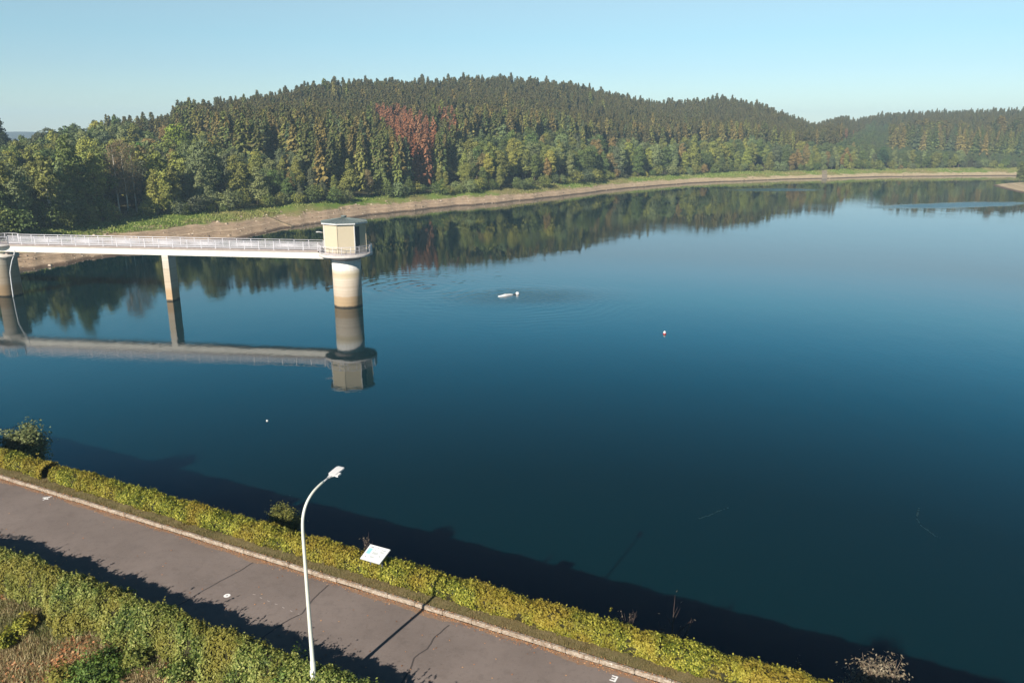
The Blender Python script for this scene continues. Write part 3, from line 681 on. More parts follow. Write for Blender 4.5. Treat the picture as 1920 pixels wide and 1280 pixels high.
for kind in ('spruce', 'pine', 'dead', 'broad', 'bush'):
    ids = [i for i in range(len(cand)) if cand[i][0] == kind and i not in picked and vis[i] >= 12]
    ids = sorted(ids, key=lambda i: -vis[i])[:LIM[kind]]
    seen = {}
    for i in ids:
        picked.add(i); _, x, y, zz, sc, rot, vi, e_ = cand[i]; pxv = proj_mid[i][0]
        if kind == 'dead': hue, colr = 'rust-red', [(.28, .125, .075), (.23, .105, .065), (.31, .155, .095)][i % 3]
        else:
            tabl = C_SPR if kind in ('spruce', 'pine') else C_BRD
            ks = list(tabl); wts = [.3, .36, .28, .06] if kind in ('spruce', 'pine') else [.32, .08, .20, .23, .05, .12]
            if kind == 'spruce' and pxv > 1150: wts = [.30, .36, .26, .08]
            hue = ks[int(rng.choice(len(ks), p=wts))]; colr = tabl[hue]
            if kind == 'pine': colr = tuple(v * .72 for v in colr)
        hm = HT['spruce' if kind == 'dead' else kind][0] * sc
        size = {'spruce': ('short', 15), 'dead': ('short', 15), 'pine': ('short', 17), 'broad': ('low', 8.5), 'bush': ('low', 2.6)}[kind]
        sz = size[0] if hm < size[1] else ('tall' if hm > size[1] * 1.22 else 'mid-sized')
        if kind == 'bush': sz = 'low' if hm < 2.6 else 'large'
        noun = {'spruce': 'spruce', 'dead': 'dead spruce', 'pine': 'bare-stemmed pine', 'bush': 'bush'}.get(kind) or SHWORD[SHAPES[vi]] + ' tree'
        where = "at the wood edge" if e_ < 7 else ("in the lower wood" if e_ < 45 else ("on mid slope" if e_ < 130 else "on upper slope"))
        if kind == 'bush': where = "on bank"
        lab = f"{sz} {hue} {noun} {where} {zone(pxv)}"
        cm, tm = MESH[kind][vi]
        o, c = plant(kind, x, y, zz, sc, rot, cm, tm, colr, lab, pxv, sxy=.82 + .42 * (rot * 7.3 % 1))
        PROTO.setdefault(kind, {}).setdefault(vi, (c, o.children[1] if len(o.children) > 1 else None))
# tell look-alikes apart by their order from left to right
byl = {}
for o, b_, pxv in pending: byl.setdefault(b_, []).append((pxv, o))
ORD = ['first', 'second', 'third', 'fourth', 'fifth', 'sixth', 'seventh', 'eighth', 'ninth', 'tenth', 'eleventh', 'twelfth']
NUM = {2: 'two', 3: 'three', 4: 'four', 5: 'five', 6: 'six', 7: 'seven', 8: 'eight', 9: 'nine', 10: 'ten', 11: 'eleven', 12: 'twelve'}
for b_, lst in byl.items():
    if len(lst) < 2: continue
    lst.sort(key=lambda q: q[0])
    for k, (_, o) in enumerate(lst):
        pos = 'leftmost' if k == 0 else 'rightmost' if k == len(lst) - 1 else (ORD[k] + ' from left' if k < 12 else None)
        if pos: o["label"] = o["label"] + ", " + pos
        if len(o["label"].split()) > 16: o["label"] = o["label"].replace("broad spreading", "broad").replace("narrow upright", "narrow")
        if len(o["label"].split()) > 16: o["label"] = o["label"].replace("in the lower wood", "inside").replace("at the wood edge", "in front")
# the rest of the wood as instanced masses
def stuff(name, kind, ids, color, cat):
    if not ids: return
    me = bpy.data.meshes.new(name); C = np.array([cand[i] [1:4] for i in ids], float); me.from_pydata(C.tolist(), [], [])
    vs = sorted(PROTO[kind]); n = len(ids)
    a1 = me.attributes.new("rot", 'FLOAT_VECTOR', 'POINT'); a1.data.foreach_set("vector", np.stack([np.zeros(n), np.zeros(n), [cand[i][5] for i in ids]], 1).astype(np.float32).ravel())
    sx_ = np.array([cand[i][4] * (.82 + .42 * (cand[i][5] * 7.3 % 1)) for i in ids]); a2 = me.attributes.new("scl", 'FLOAT_VECTOR', 'POINT'); a2.data.foreach_set("vector", np.stack([sx_, sx_, [cand[i][4] for i in ids]], 1).astype(np.float32).ravel())
    a3 = me.attributes.new("idx", 'INT', 'POINT'); a3.data.foreach_set("value", np.array([cand[i][6] % len(vs) for i in ids], np.int32))
    o = link(name, me); o.color = (*color, 1)
    g = bpy.data.node_groups.new(name, 'GeometryNodeTree')
    g.interface.new_socket("Geometry", in_out='INPUT', socket_type='NodeSocketGeometry'); g.interface.new_socket("Geometry", in_out='OUTPUT', socket_type='NodeSocketGeometry')
    gi = g.nodes.new("NodeGroupInput"); go = g.nodes.new("NodeGroupOutput"); jo = g.nodes.new("GeometryNodeJoinGeometry")
    def na(nm, ty):
        nd = g.nodes.new("GeometryNodeInputNamedAttribute"); nd.data_type = ty; nd.inputs[0].default_value = nm; return nd.outputs[0]
    for which in (0, 1):
        jn = g.nodes.new("GeometryNodeJoinGeometry")
        for v in vs[::-1]:
            oi = g.nodes.new("GeometryNodeObjectInfo"); oi.transform_space = 'ORIGINAL'; oi.inputs['As Instance'].default_value = True; oi.inputs['Object'].default_value = PROTO[kind][v][which]
            g.links.new(oi.outputs['Geometry'], jn.inputs[0])
        ip = g.nodes.new("GeometryNodeInstanceOnPoints"); g.links.new(gi.outputs[0], ip.inputs['Points']); g.links.new(jn.outputs[0], ip.inputs['Instance'])
        ip.inputs['Pick Instance'].default_value = True
        g.links.new(na("idx", 'INT'), ip.inputs['Instance Index']); g.links.new(na("rot", 'FLOAT_VECTOR'), ip.inputs['Rotation']); g.links.new(na("scl", 'FLOAT_VECTOR'), ip.inputs['Scale'])
        g.links.new(ip.outputs[0], jo.inputs[0])
    g.links.new(jo.outputs[0], go.inputs[0])
    md = o.modifiers.new("trees", 'NODES'); md.node_group = g
    tag(o, cat[0], cat[1], None, "stuff")
for kind, name, colr, cat in (('spruce', 'spruce_forest', (.112, .108, .044), ('dense olive-brown spruce forest covering the hills behind the shore', 'forest')),
                              ('broad', 'broadleaf_forest', (.100, .126, .058), ('green broadleaf wood filling in behind the shore trees', 'forest')),
                              ('dead', 'dead_forest', (.26, .12, .072), ('patch of rust-red dead spruces inside the green forest', 'forest')),
                              ('pine', 'pine_forest', (.11, .112, .055), ('distant pines behind the bare-stemmed row', 'forest')),
                              ('bush', 'undergrowth', (.078, .095, .042), ('low bushes along the foot of the wood', 'undergrowth'))):
    stuff(name, kind, [i for i in range(len(cand)) if cand[i][0] == kind and i not in picked], colr, cat)
# headland trees
for k, (px_, py_, zz, hh, lab) in enumerate([(1912, 336, 1.7, 9.5, 'grey-green tree leaning at the tip of the sandy headland'), (1924, 334, 2, 11.5, 'taller bushy tree second along the sandy headland'), (1944, 336, 2.2, 12, 'tree further along the sandy headland beyond the photo edge')]):
    p = at(px_, py_, zz); z_ = float(headland_z(np.array([p[0]]), np.array([p[1]]))[0][0])
    plant('broad', p[0], p[1], z_ - .2, hh / 13, k, *BRD[k + 4], (.12, .145, .06), lab, px_, 'trees on the headland')
# ------------------------------------------------------------------ intake tower
def mat_concrete(name, zb):
    """pale concrete with water-stain bands that follow old lake levels"""
    t = NT(name); g = t.n("ShaderNodeNewGeometry"); sp = t.n("ShaderNodeSeparateXYZ"); t.l(g.outputs['Position'], sp.inputs[0])
    n1 = t.noise(1.3, 5, .65, g.outputs['Position']); n2 = t.noise(9, 4, .65, g.outputs['Position'])
    cb = t.n("ShaderNodeCombineXYZ"); t.l(t.math('ADD', sp.outputs[2], t.math('MULTIPLY', n1, .12)), cb.inputs[2])
    st = t.noise(3.2, 5, .75, cb.outputs[0])
    mp = t.n("ShaderNodeMapping"); mp.inputs['Scale'].default_value = (2.2, 2.2, .25); t.l(g.outputs['Position'], mp.inputs[0]); run = t.noise(1.6, 4, .6, mp.outputs[0])
    zz = t.math('ADD', sp.outputs[2], t.math('MULTIPLY', t.math('SUBTRACT', n1, .5), .35))
    c = t.ramp(t.math('DIVIDE', zz, 7.0), zb)
    c = t.mix(t.ramp(st, [(.42, (0, 0, 0)), (.62, (.75, .75, .75))]), c, t.mix(.6, c, (.22, .16, .10, 1)))
    c = t.mix(t.ramp(run, [(.5, (0, 0, 0)), (.75, (.35, .35, .35))]), c, (.33, .27, .20, 1))
    c = t.mix(t.ramp(n2, [(.4, (0, 0, 0)), (.8, (.2, .2, .2))]), c, (.4, .34, .28, 1))
    t.base(c, .85, .2); t.bump(n2, .25, .01); return t.m
M_col = mat_concrete("tower_concrete", [(0, (.03, .022, .015)), (.022, (.04, .03, .02)), (.03, (0.377, 0.262, 0.148)), (.19, (0.394, 0.279, 0.164)), (.20, (0.459, 0.377, 0.295)), (.50, (0.476, 0.410, 0.336)), (.56, (0.410, 0.344, 0.230)), (.63, (0.451, 0.394, 0.295)), (.70, (0.640, 0.631, 0.623)), (1, (0.640, 0.631, 0.631))])
M_pier = mat_concrete("pier_concrete", [(0, (.03, .022, .015)), (.02, (.04, .03, .02)), (.03, (0.410, 0.271, 0.148)), (.20, (0.426, 0.295, 0.172)), (.26, (0.459, 0.369, 0.271)), (.55, (0.459, 0.394, 0.303)), (.8, (0.541, 0.508, 0.459)), (1, (0.558, 0.533, 0.492))])
M_beam = plain("beam_concrete", (.56, .53, .48), .8, .2, .10, 1.2)
M_deck = plain("deck_concrete", (.30, .25, .23), .85, .2, .15, 2)
M_slab = plain("slab_concrete", (.47, .43, .41), .8, .2, .12, 2.5)
M_under = plain("corbel_concrete", (.33, .28, .27), .85, .2, .2, 2.5)
M_rail = plain("rail_paint", (.52, .50, .53), .5, .4, .05, 6)
M_render = plain("pebble_render", (.44, .375, .275), .95, .1, .16, 26, bump=.4)
M_dark = plain("dark_metal", (.05, .055, .06), .5, .4, .1, 5)
M_grey = plain("grey_metal", (.42, .42, .43), .45, .5, .08, 6)
def mat_roof():
    t = NT("weathered_metal_roof"); n1 = t.noise(1.6, 5, .65, t.pos()); n2 = t.noise(11, 3, .6, t.pos())
    c = t.mix(n1, (.080, .105, .105, 1), (.16, .19, .185, 1)); c = t.mix(t.ramp(n2, [(.5, (0, 0, 0)), (.8, (.4, .4, .4))]), c, (.20, .20, .17, 1))
    t.base(c, .55, .4); return t.m
M_roof = mat_roof()
TW = Vector((-20.7, 96.6, 0))
tower = tag(empty("intake_tower", TW), "round concrete intake tower with octagonal hut and grey-green roof standing in the lake", "tower")
MB().lathe((0, 0, 0), [(1.74, -4), (1.76, 2), (1.78, 5.85)], 56).build("column", M_col, tower)
MB().lathe((0, 0, 0), [(1.79, 5.85), (1.85, 6.0), (3.05, 6.36)], 56).build("corbel", M_under, tower)
plat = MB().lathe((0, 0, 0), [(3.05, 6.36), (3.28, 6.40), (3.30, 6.45), (3.30, 6.68), (3.26, 6.72), (0, 6.72)], 64).build("platform", M_slab, tower)
PH = math.radians(-97.9)
hut = MB().lathe((0, 0, 0), [(2.70, 6.725), (2.70, 10.36)], 8, PH, False).build("hut_wall", M_render, tower)
for k in range(8):
    a = PH + k * math.pi / 4
    MB().box((2.70 * math.cos(a), 2.70 * math.sin(a), 8.54), (.09, .09, 3.62), a).build("corner_post", M_white if k in (1, 3, 7, 5) else M_render, hut)
MB().lathe((0, 0, 0), [(2.72, 6.73), (2.76, 6.73), (2.76, 6.95), (2.72, 6.95)], 8, PH, False).build("plinth", M_under, hut)
a = PH + 2.5 * math.pi / 4          # steel door in the shaded face, off the bridge
rd = 2.70 * math.cos(math.pi / 8)
rot = Matrix.Rotation(a, 3, 'Z')
ad = PH + 1.5 * math.pi / 4; tv = (-math.sin(ad), math.cos(ad))
def on_face(r_, off, z): return (r_ * math.cos(ad) + off * tv[0], r_ * math.sin(ad) + off * tv[1], z)
door = MB().box(on_face(rd, -.56, 8.44), (.08, .80, 3.3), ad).build("door", M_dark, tower)
MB().box(on_face(rd + .06, -.28, 7.75), (.05, .12, .04), ad).build("handle", M_grey, door)
roof = MB().lathe((0, 0, 0), [(2.70, 10.35), (2.98, 10.38), (2.98, 10.52), (3.02, 10.54), (2.98, 10.58), (.3, 10.98), (0, 11.0)], 8, PH, False).build("roof", M_roof, tower)
MB().lathe((0, 0, 0), [(2.985, 10.39), (2.995, 10.39), (2.995, 10.51), (2.985, 10.51)], 8, PH, False).build("fascia", M_white, roof)
b = MB()
for k in range(32):
    a = PH + k * math.pi / 16; ap = math.cos(math.pi / 8) / math.cos((k % 4) * math.pi / 16 - math.pi / 8)
    b.tube([(2.96 * ap * math.cos(a), 2.96 * ap * math.sin(a), 10.595), (.32 * math.cos(a), .32 * math.sin(a), 10.985)], .022, 4)
b.build("standing_seams", M_roof, roof)
MB().lathe((0, 0, 0), [(.32, 10.95), (.32, 11.12), (.40, 11.14), (.30, 11.24), (0, 11.28)], 16).build("vent_cap", M_roof, roof)
al = math.radians(-97.9 - 62)
MB().tube([(2.6 * math.cos(al), 2.6 * math.sin(al), 9.25), (3.25 * math.cos(al), 3.25 * math.sin(al), 9.38)], .05, 6).box((3.3 * math.cos(al), 3.3 * math.sin(al), 9.36), (.3, .18, .1), al).build("wall_lamp", M_white, tower)
def ring_rail(cx, cy, r, z, a0, a1, npost, parent, hgt=1.0, bal=.16, name="railing"):
    e = empty(name, (cx, cy, z)); e.parent = parent
    th = np.linspace(a0, a1, 60)
    for zz, rr_ in ((hgt, .03), (.55, .018), (.14, .02)):
        MB().tube([(r * math.cos(t), r * math.sin(t), zz) for t in th], rr_, 6).build("rail_bar", M_rail, e)
    for t in np.linspace(a0, a1, npost): MB().tube([(r * math.cos(t), r * math.sin(t), 0), (r * math.cos(t), r * math.sin(t), hgt)], .03, 6).build("post", M_rail, e)
    b = MB()
    for t in np.arange(a0, a1, bal / r): b.box((r * math.cos(t), r * math.sin(t), hgt / 2 + .07), (.014, .014, hgt - .14), t)
    b.build("balusters", M_rail, e)
    return e
BA = math.atan2(.138, -.990)
ring_rail(0, 0, 3.18, 6.72, BA + math.radians(22), BA + math.radians(338), 17, tower)
pa = math.radians(-5)
MB().box((3.24 * math.cos(pa), 3.24 * math.sin(pa), 7.22), (.03, 1.0, .95), pa).build("screen_panel", M_white, tower)

# ------------------------------------------------------------------ footbridge
BD = Vector((-.990, .138, 0)).normalized(); BW = Vector((BD.y, -BD.x, 0))    # BW points away from the camera side or towards it
if BW.y > 0: BW = -BW
bridge = tag(empty("footbridge", TW), "long white concrete footbridge with white railings leading to the tower", "bridge")
def BP(t, w=0, z=0): return BD * t + BW * w + Vector((0, 0, z))
def long_box(t0, t1, w0, w1, z0, z1, name, mat, parent, cut0=0, cut1=0):
    b = MB(); bm = b.bm
    v = [bm.verts.new(BP(t0 + (cut0 if z == z1 else 0) , w, z)) for w in (w0, w1) for z in (z0, z1)] + [bm.verts.new(BP(t1 - (cut1 if z == z1 else 0), w, z)) for w in (w0, w1) for z in (z0, z1)]
    for f in ((0, 1, 3, 2), (4, 6, 7, 5), (0, 4, 5, 1), (2, 3, 7, 6), (0, 2, 6, 4), (1, 5, 7, 3)): bm.faces.new([v[i] for i in f])
    return b.build(name, mat, parent)
long_box(1.9, 47.9, -.62, .90, 5.96, 6.72, "beam", M_beam, bridge, cut1=.55)
long_box(48.3, 85, -.45, .15, 5.98, 6.70, "beam", M_beam, bridge)
long_box(3.25, 85, -.98, .98, 6.76, 6.98, "deck", M_deck, bridge)
b = MB(); b.lathe(BP(47.3, 0, 0), [(1.2, 6.55), (2.0, 6.69), (2.05, 6.72), (2.05, 6.96), (2.0, 6.975), (0, 6.975)], 40); b.build("landing", M_slab, bridge)
def straight_rail(t0, t1, w, n):
    e = empty("railing", BP(t0, w, 6.98)); e.parent = bridge; L = t1 - t0
    for zz, r_ in ((1.04, .045), (.80, .034), (.12, .04)): MB().tube([BD * 0 + Vector((0, 0, zz)), BD * L + Vector((0, 0, zz))], r_, 6).build("rail_bar", M_rail, e)
    for k in range(n):
        p = BD * (L * k / (n - 1)); MB().box(p + Vector((0, 0, .48)), (.07, .07, 1.1), BA).box(p - BW * 0 + Vector((0, 0, .0)), (.12, .12, .05), BA).build("post", M_rail, e)
    b = MB()
    for t in np.arange(.1, L, .11): b.box(BD * t + Vector((0, 0, .46)), (.042, .03, .68), BA)
    b.build("balusters", M_rail, e)
straight_rail(3.2, 45.6, .93, 23); straight_rail(3.2, 45.6, -.93, 23)
straight_rail(49, 80, .93, 16); straight_rail(49, 80, -.93, 16)
p = BP(47.3); ar = math.atan2(BW.y, BW.x)
ring_rail(p.x, p.y, 1.98, 6.98, ar + math.radians(-58), ar + math.radians(58), 5, bridge, 1.04)
ring_rail(p.x, p.y, 1.98, 6.98, ar + math.pi + math.radians(-58), ar + math.pi + math.radians(58), 5, bridge, 1.04)
b = MB(); b.box(BP(23.75, .10, 1), (.88, 1.75, 9.96), BA); b.build("square_pier", M_pier, bridge, bevel=.03)
pr = MB().lathe(BP(47.3, 0, 0), [(1.42, -4), (1.42, 5.05), (1.72, 5.2), (1.72, 5.5), (0, 5.5)], 40).build("round_pier", M_pier, bridge)
for t in (46.7, 48.9): MB().box(BP(t, .1, 5.74), (.35, .5, .47), BA).build("bearing", M_deck, pr)
def on_plane(px, py, Y):
    d = ray(px, py); return Vector((0, 0, H)) + Vector(d) * (Y / d[1])
hp = [on_plane(x, y, 101.3) for x, y in ((27.5, 469), (26.5, 478), (22.5, 489), (20, 502), (19, 511), (20.5, 524), (22.5, 540), (24.5, 553), (25.5, 562))]
hz = MB().tube(hp, .075, 7).build("hose", plain("pale_hose", (.46, .46, .47), .5, .4, .1, 4)); tag(hz, "pale slack hose hanging from the bridge beam into the water by the round pier", "hose")
rp = [on_plane(-14, 482, 101.2), on_plane(6, 481.5, 101.2), on_plane(26, 479, 101.2)]
tag(MB().tube(rp, .045, 6).build("rope", plain("pale_rope", (.45, .42, .40), .8, .1, .1, 6)), "thin pale rope tied level from the round pier to the hanging hose", "rope")

# ------------------------------------------------------------------ street lamp
LB = UN(-12.06, 12.82, 7.0); LB = Vector((-4.99, 16.78, 6.95)); Nv = Vector(NV); Uv = Vector(UV)
lamp = tag(empty("street_lamp", LB), "tall pale curved street lamp with flat white head beside the crest road", "street lamp")
pts = [Vector((0, 0, z)) for z in (0, .6, 1.3, 1.32, 2.5, 3.8, 4.75)]; rad = [.068, .067, .065, .053, .048, .043, .038]
arc = np.array([(0, 4.75), (.01, 5.08), (.06, 5.32), (.20, 5.56), (.44, 5.72), (.66, 5.785), (.84, 5.82)])
for k in range(1, 19):
    t = k / 18 * 6; L = float(np.interp(t, np.arange(7), arc[:, 0])); z = float(np.interp(t, np.arange(7), arc[:, 1]))
    pts.append(Nv * L + Vector((0, 0, z))); rad.append(.038 - .009 * k / 18)
for _ in range(3): pts = pts[:7] + [(pts[q - 1] + pts[q] * 2 + pts[q + 1]) / 4 for q in range(7, len(pts) - 1)] + pts[-1:]
MB().tube(pts, rad, 14).build("pole", M_galv, lamp)
e0 = pts[-1]; dv = (pts[-1] - pts[-2]).normalized()
ad_ = (Nv * .97 + Vector((0, 0, .14))).normalized(); e1 = e0 + ad_ * .24
MB().tube([e0 - dv * .02, e1], [.022, .022], 10).build("spigot", M_grey, lamp)
side = Uv; upv = ad_.cross(side) if ad_.cross(side).z > 0 else side.cross(ad_)
R3 = Matrix((ad_, side, upv)).transposed()
b = MB(); bm = b.bm
prof = [(-.05, .03, .022), (.04, .045, .026), (.10, .105, .032), (.42, .115, .026), (.48, .09, .015)]
rows = []
for l, w_, h_ in prof:
    c = e1 + ad_ * l; rows.append([bm.verts.new(c + side * s1 * w_ + upv * s2 * h_) for s1, s2 in ((-1, -.6), (1, -.6), (1, .8), (-1, .8))])
for a, c in zip(rows, rows[1:]):
    for k in range(4): bm.faces.new((a[k], a[(k + 1) % 4], c[(k + 1) % 4], c[k]))
bm.faces.new(rows[0][::-1]); bm.faces.new(rows[-1])
head = b.build("lamp_head", M_white, lamp)
b = MB(); b.box(e1 + ad_ * .28 - upv * .022, (.28, .18, .02), rot=R3); b.build("lens", plain("lens_glass", (.55, .55, .5), .15, .5, .03), head)
b = MB(); b.box(e1 + ad_ * .17 + side * .135 - upv * .015, (.14, .08, .04), rot=R3); b.build("latch_box", M_white, head)
b = MB(); b.box(Vector((0, 0, .85)) - Nv * .058, (.10, .03, .42), -TH); b.build("access_door", M_galv, lamp)

# ------------------------------------------------------------------ information board
bb = tag(empty("info_board", UN(-13.9, 18.1, 7.05)), "tilted white information board with pale blue map patch rising from the hedge", "sign")
o0 = Vector(UN(-13.9, 18.1, 7.05))
c_ = [Vector(UN(u, n, z)) - o0 for u, n, z in ((-14.36, 17.95, 7.76), (-13.60, 17.95, 7.76), (-13.45, 18.37, 8.10), (-14.23, 18.37, 8.10))]
ex = (c_[1] - c_[0]); ey = (c_[3] - c_[0]); nn = ex.cross(ey).normalized()
b = MB(); lo = [b.bm.verts.new(p - nn * .02) for p in c_]; hi = [b.bm.verts.new(p + nn * .02) for p in c_]
b.bm.faces.new(lo[::-1]); b.bm.faces.new(hi)
for k in range(4): b.bm.faces.new((lo[k], lo[(k + 1) % 4], hi[(k + 1) % 4], hi[k]))
pan = b.build("panel", plain("panel_white", (.46, .47, .475), .3, .5, .02), bb)
def on_panel(name, x0, y0, x1, y1, mat, lift):
    q = [c_[0] + ex * x + ey * y + nn * (.02 + lift) for x, y in ((x0, y0), (x1, y0), (x1, y1), (x0, y1))]
    m = bpy.data.meshes.new(name); m.from_pydata(q, [], [(0, 1, 2, 3)]); m.materials.append(mat); return link(name, m, pan)
on_panel("map_patch", .07, .42, .26, .78, plain("map_blue", (.20, .40, .44), .4, .4, .08, 8), .003)
M_print = plain("print_grey", (.16, .18, .19), .4, .4, .05)
for q in ((.12, .84, .26, .89), (.36, .80, .40, .84), (.44, .86, .54, .89), (.40, .68, .43, .73), (.14, .20, .19, .25), (.74, .40, .82, .45), (.36, .58, .62, .60), (.36, .53, .66, .55), (.36, .48, .60, .50), (.36, .30, .56, .32), (.36, .25, .58, .27), (.68, .80, .90, .83), (.68, .70, .86, .72), (.68, .65, .88, .67)): on_panel("print_mark", *q, M_print, .003)
for s_x in (.2, .8):
    p = c_[0] + ex * s_x + ey * .55 - nn * .02; MB().tube([Vector((p.x, p.y, -.3)), p], .03, 8).build("post", M_dark, bb)

# ------------------------------------------------------------------ hedges on the crest
M_hfar = leaf_mat("yellow_green_hedge", (.045, .065, .009), (.175, .190, .018), (.46, .43, .070), .25, (.30, .21, .03), .7)
M_hnear = leaf_mat("green_hedge", (.028, .052, .010), (.120, .160, .028), (.36, .37, .11), .25, (.24, .20, .035), .8)
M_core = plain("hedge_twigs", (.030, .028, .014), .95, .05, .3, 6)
def hedge(label, u0, u1, profile, dens, size, mat, hvar, seed, shoots=0, thin=None, spread=0):
    """profile: (n, z) outline from the foot on the camera side over the top to the foot on the lake side"""
    r = np.random.default_rng(seed)
    root = tag(empty("hedge", UN((u0 + u1) / 2, profile[0][0], 7.0)), label, "hedge"); off = np.array(root.location)
    pr = np.array(profile, float); sl = np.hypot(*np.diff(pr, axis=0).T); cum = np.concatenate([[0], np.cumsum(sl)])
    N = int(dens * (u1 - u0) * cum[-1]); u = r.uniform(u0, u1, N)
    if thin is not None:
        k = r.random(N) < np.where((u > thin[0]) & (u < thin[1]), 1, .25); u = u[k]; N = len(u)
    q = r.uniform(0, cum[-1], N); n = np.interp(q, cum, pr[:, 0]); z = np.interp(q, cum, pr[:, 1]); i = np.clip(np.searchsorted(cum, q) - 1, 0, len(sl) - 1)
    tg = np.diff(pr, axis=0)[i] / sl[i][:, None]; nn_ = np.stack([-tg[:, 1], tg[:, 0]], 1)     # outward in (n, z)
    hb = hvar * (np.sin(u * 2.1 + seed) * .5 + np.sin(u * 5.3 + 1) * .3 + np.sin(u * 11 + n * 7) * .35 + np.sin(q * 6 + u * 3) * .3)
    hole = np.sin(u * 4.1 + q * 5 + seed) + np.sin(u * 9.7 - q * 8) + np.sin(u * 17 + q * 13 + 2)   # thin spots let the dark inside show
    kp = r.random(N) < np.clip(1.25 - .62 * np.maximum(hole - .9, 0), .12, 1); u, q, n, z, nn_, hb, i = u[kp], q[kp], n[kp], z[kp], nn_[kp], hb[kp], i[kp]; N = len(u)
    dep = -np.abs(r.normal(0, .055, N)) + r.exponential(.018, N) + hb
    n = n + nn_[:, 0] * dep; z = z + nn_[:, 1] * dep
    if spread:   # ragged skirt that creeps down the slope
        sk = np.maximum(.35 + np.sin(u * .9 + 1.2) * .6 + np.sin(u * 2.3) * .45 + np.sin(u * 4.9 + 2) * .25, 0) * spread; fr = np.clip(1 - q / (cum[-1] * .55), 0, 1)
        n = n - sk * fr; z = z - sk * fr * (.45 + .25 * fr)
        kp = r.random(N) < np.clip(1.1 - .55 * fr * (np.sin(u * 6 + n * 9) * np.sin(u * 2.7 - n * 5) + .6), .2, 1); u, n, z, q, nn_, i = u[kp], n[kp], z[kp], q[kp], nn_[kp], i[kp]; N = len(u)
    C = UNs(u, n, z) - off
    nr = NV * nn_[:, :1] + np.array([0, 0, 1.0]) * nn_[:, 1:2]
    nr = nr * .8 + r.normal(0, .5, (N, 3)) + [0, 0, .3]
    T = np.clip(.47 + .25 * np.sin(u * 3.3 + n * 5) * np.sin(u * 1.3 - q * 3) + r.normal(0, .32, N), 0, 1)
    V, Q = leaf_quads(C, nr, size * r.uniform(.7, 1.5, N), size * r.uniform(.45, .8, N), r)
    if shoots:
        su = r.uniform(u0, u1, shoots) if thin is None else r.uniform(thin[0], thin[1], shoots); top = pr[np.argmax(pr[:, 1])]
        sc, sn = [], []
        for s in su:
            hh = r.exponential(.09) + .03; bn = top[0] + r.uniform(-.3, .06); ln = r.normal(0, .25, 2)
            for k in range(int(3 + hh * 25)):
                f = r.random(); sc.append(UN(s + ln[0] * hh * f + r.normal(0, .015), bn + ln[1] * hh * f + r.normal(0, .015), top[1] + hh * f)); sn.append(r.normal(size=3))
        V2, Q2 = leaf_quads(np.array(sc) - off, np.array(sn), size * 1.1, size * .6, r); V, Q = join([(V, Q), (V2, Q2)]); T = np.concatenate([T, r.uniform(.3, .9, len(Q2))])
    link("foliage", np_mesh("hedge_foliage", V, Q, mat, T), root)
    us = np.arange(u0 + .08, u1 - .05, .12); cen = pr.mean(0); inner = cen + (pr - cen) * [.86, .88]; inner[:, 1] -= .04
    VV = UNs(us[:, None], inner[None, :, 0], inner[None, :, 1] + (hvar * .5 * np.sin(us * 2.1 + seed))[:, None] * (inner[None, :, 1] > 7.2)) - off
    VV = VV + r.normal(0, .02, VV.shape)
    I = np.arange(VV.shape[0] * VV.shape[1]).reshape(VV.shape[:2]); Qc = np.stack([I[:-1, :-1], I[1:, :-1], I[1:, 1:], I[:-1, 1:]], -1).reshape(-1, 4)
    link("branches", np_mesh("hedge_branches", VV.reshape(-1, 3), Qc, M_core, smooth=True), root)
    return root
PF = [(18.08, 7.08), (18.02, 7.22), (18.05, 7.42), (18.18, 7.56), (18.38, 7.62), (18.62, 7.61), (18.80, 7.50), (18.88, 7.25), (18.86, 6.95)]
hedge("short yellow-green hedge left of the dark gap, between kerb and lake", -58, -30.75, PF, 1700, .072, M_hfar, .06, 3, 60, (-38, -30.75))
hedge("long clipped yellow-green hedge along the lake side of the road", -30.35, 24, PF, 1700, .072, M_hfar, .06, 4, 260, (-30.35, 4))
PN = [(12.38, 6.85), (12.40, 7.1), (12.5, 7.42), (12.65, 7.68), (12.84, 7.86), (13.0, 7.92), (13.2, 7.86), (13.36, 7.62), (13.42, 7.3), (13.40, 6.95)]
hedge("ragged green hedge on the near side of the road around the lamp foot", -60, 20, PN, 2000, .072, M_hnear, .10, 7, 520, (-27, -7), .38)

# ------------------------------------------------------------------ ground cover on the near slope and the verge
def blades(name, u, n, z, hgt, wid, mat, seed, label, cat, lean=.5):
    r = np.random.default_rng(seed); N = len(u); C = UNs(u, n, z); hh = hgt * r.uniform(.5, 1.4, N); az = r.uniform(0, 6.28, N)
    d = np.stack([np.cos(az), np.sin(az), np.zeros(N)], 1); sd_ = np.stack([-np.sin(az), np.cos(az), np.zeros(N)], 1) * wid * .5; ln = r.normal(0, lean, N)[:, None]
    tip = C + np.array([0, 0, 1.0]) * hh[:, None] + d * ln * hh[:, None]
    V = np.stack([C - sd_, C + sd_, tip + sd_ * .3, tip - sd_ * .3], 1).reshape(-1, 3)
    o = link(name, np_mesh(name, V, np.arange(4 * N).reshape(N, 4), mat, r.random(N))); tag(o, label, cat, kind="stuff"); return o
M_dry = leaf_mat("dry_grass", (.13, .105, .04), (.27, .215, .10), (.46, .37, .22), .2, (.11, .135, .035), .8)
M_verge = leaf_mat("verge_grass", (.07, .075, .025), (.16, .145, .05), (.27, .21, .10), .2, (.22, .15, .065), .8)
M_lit = leaf_mat("fallen_leaves", (.20, .085, .035), (.42, .185, .08), (.55, .32, .16), .1)
M_weed = leaf_mat("green_weeds", (.04, .075, .015), (.10, .165, .026), (.19, .24, .05), .25)
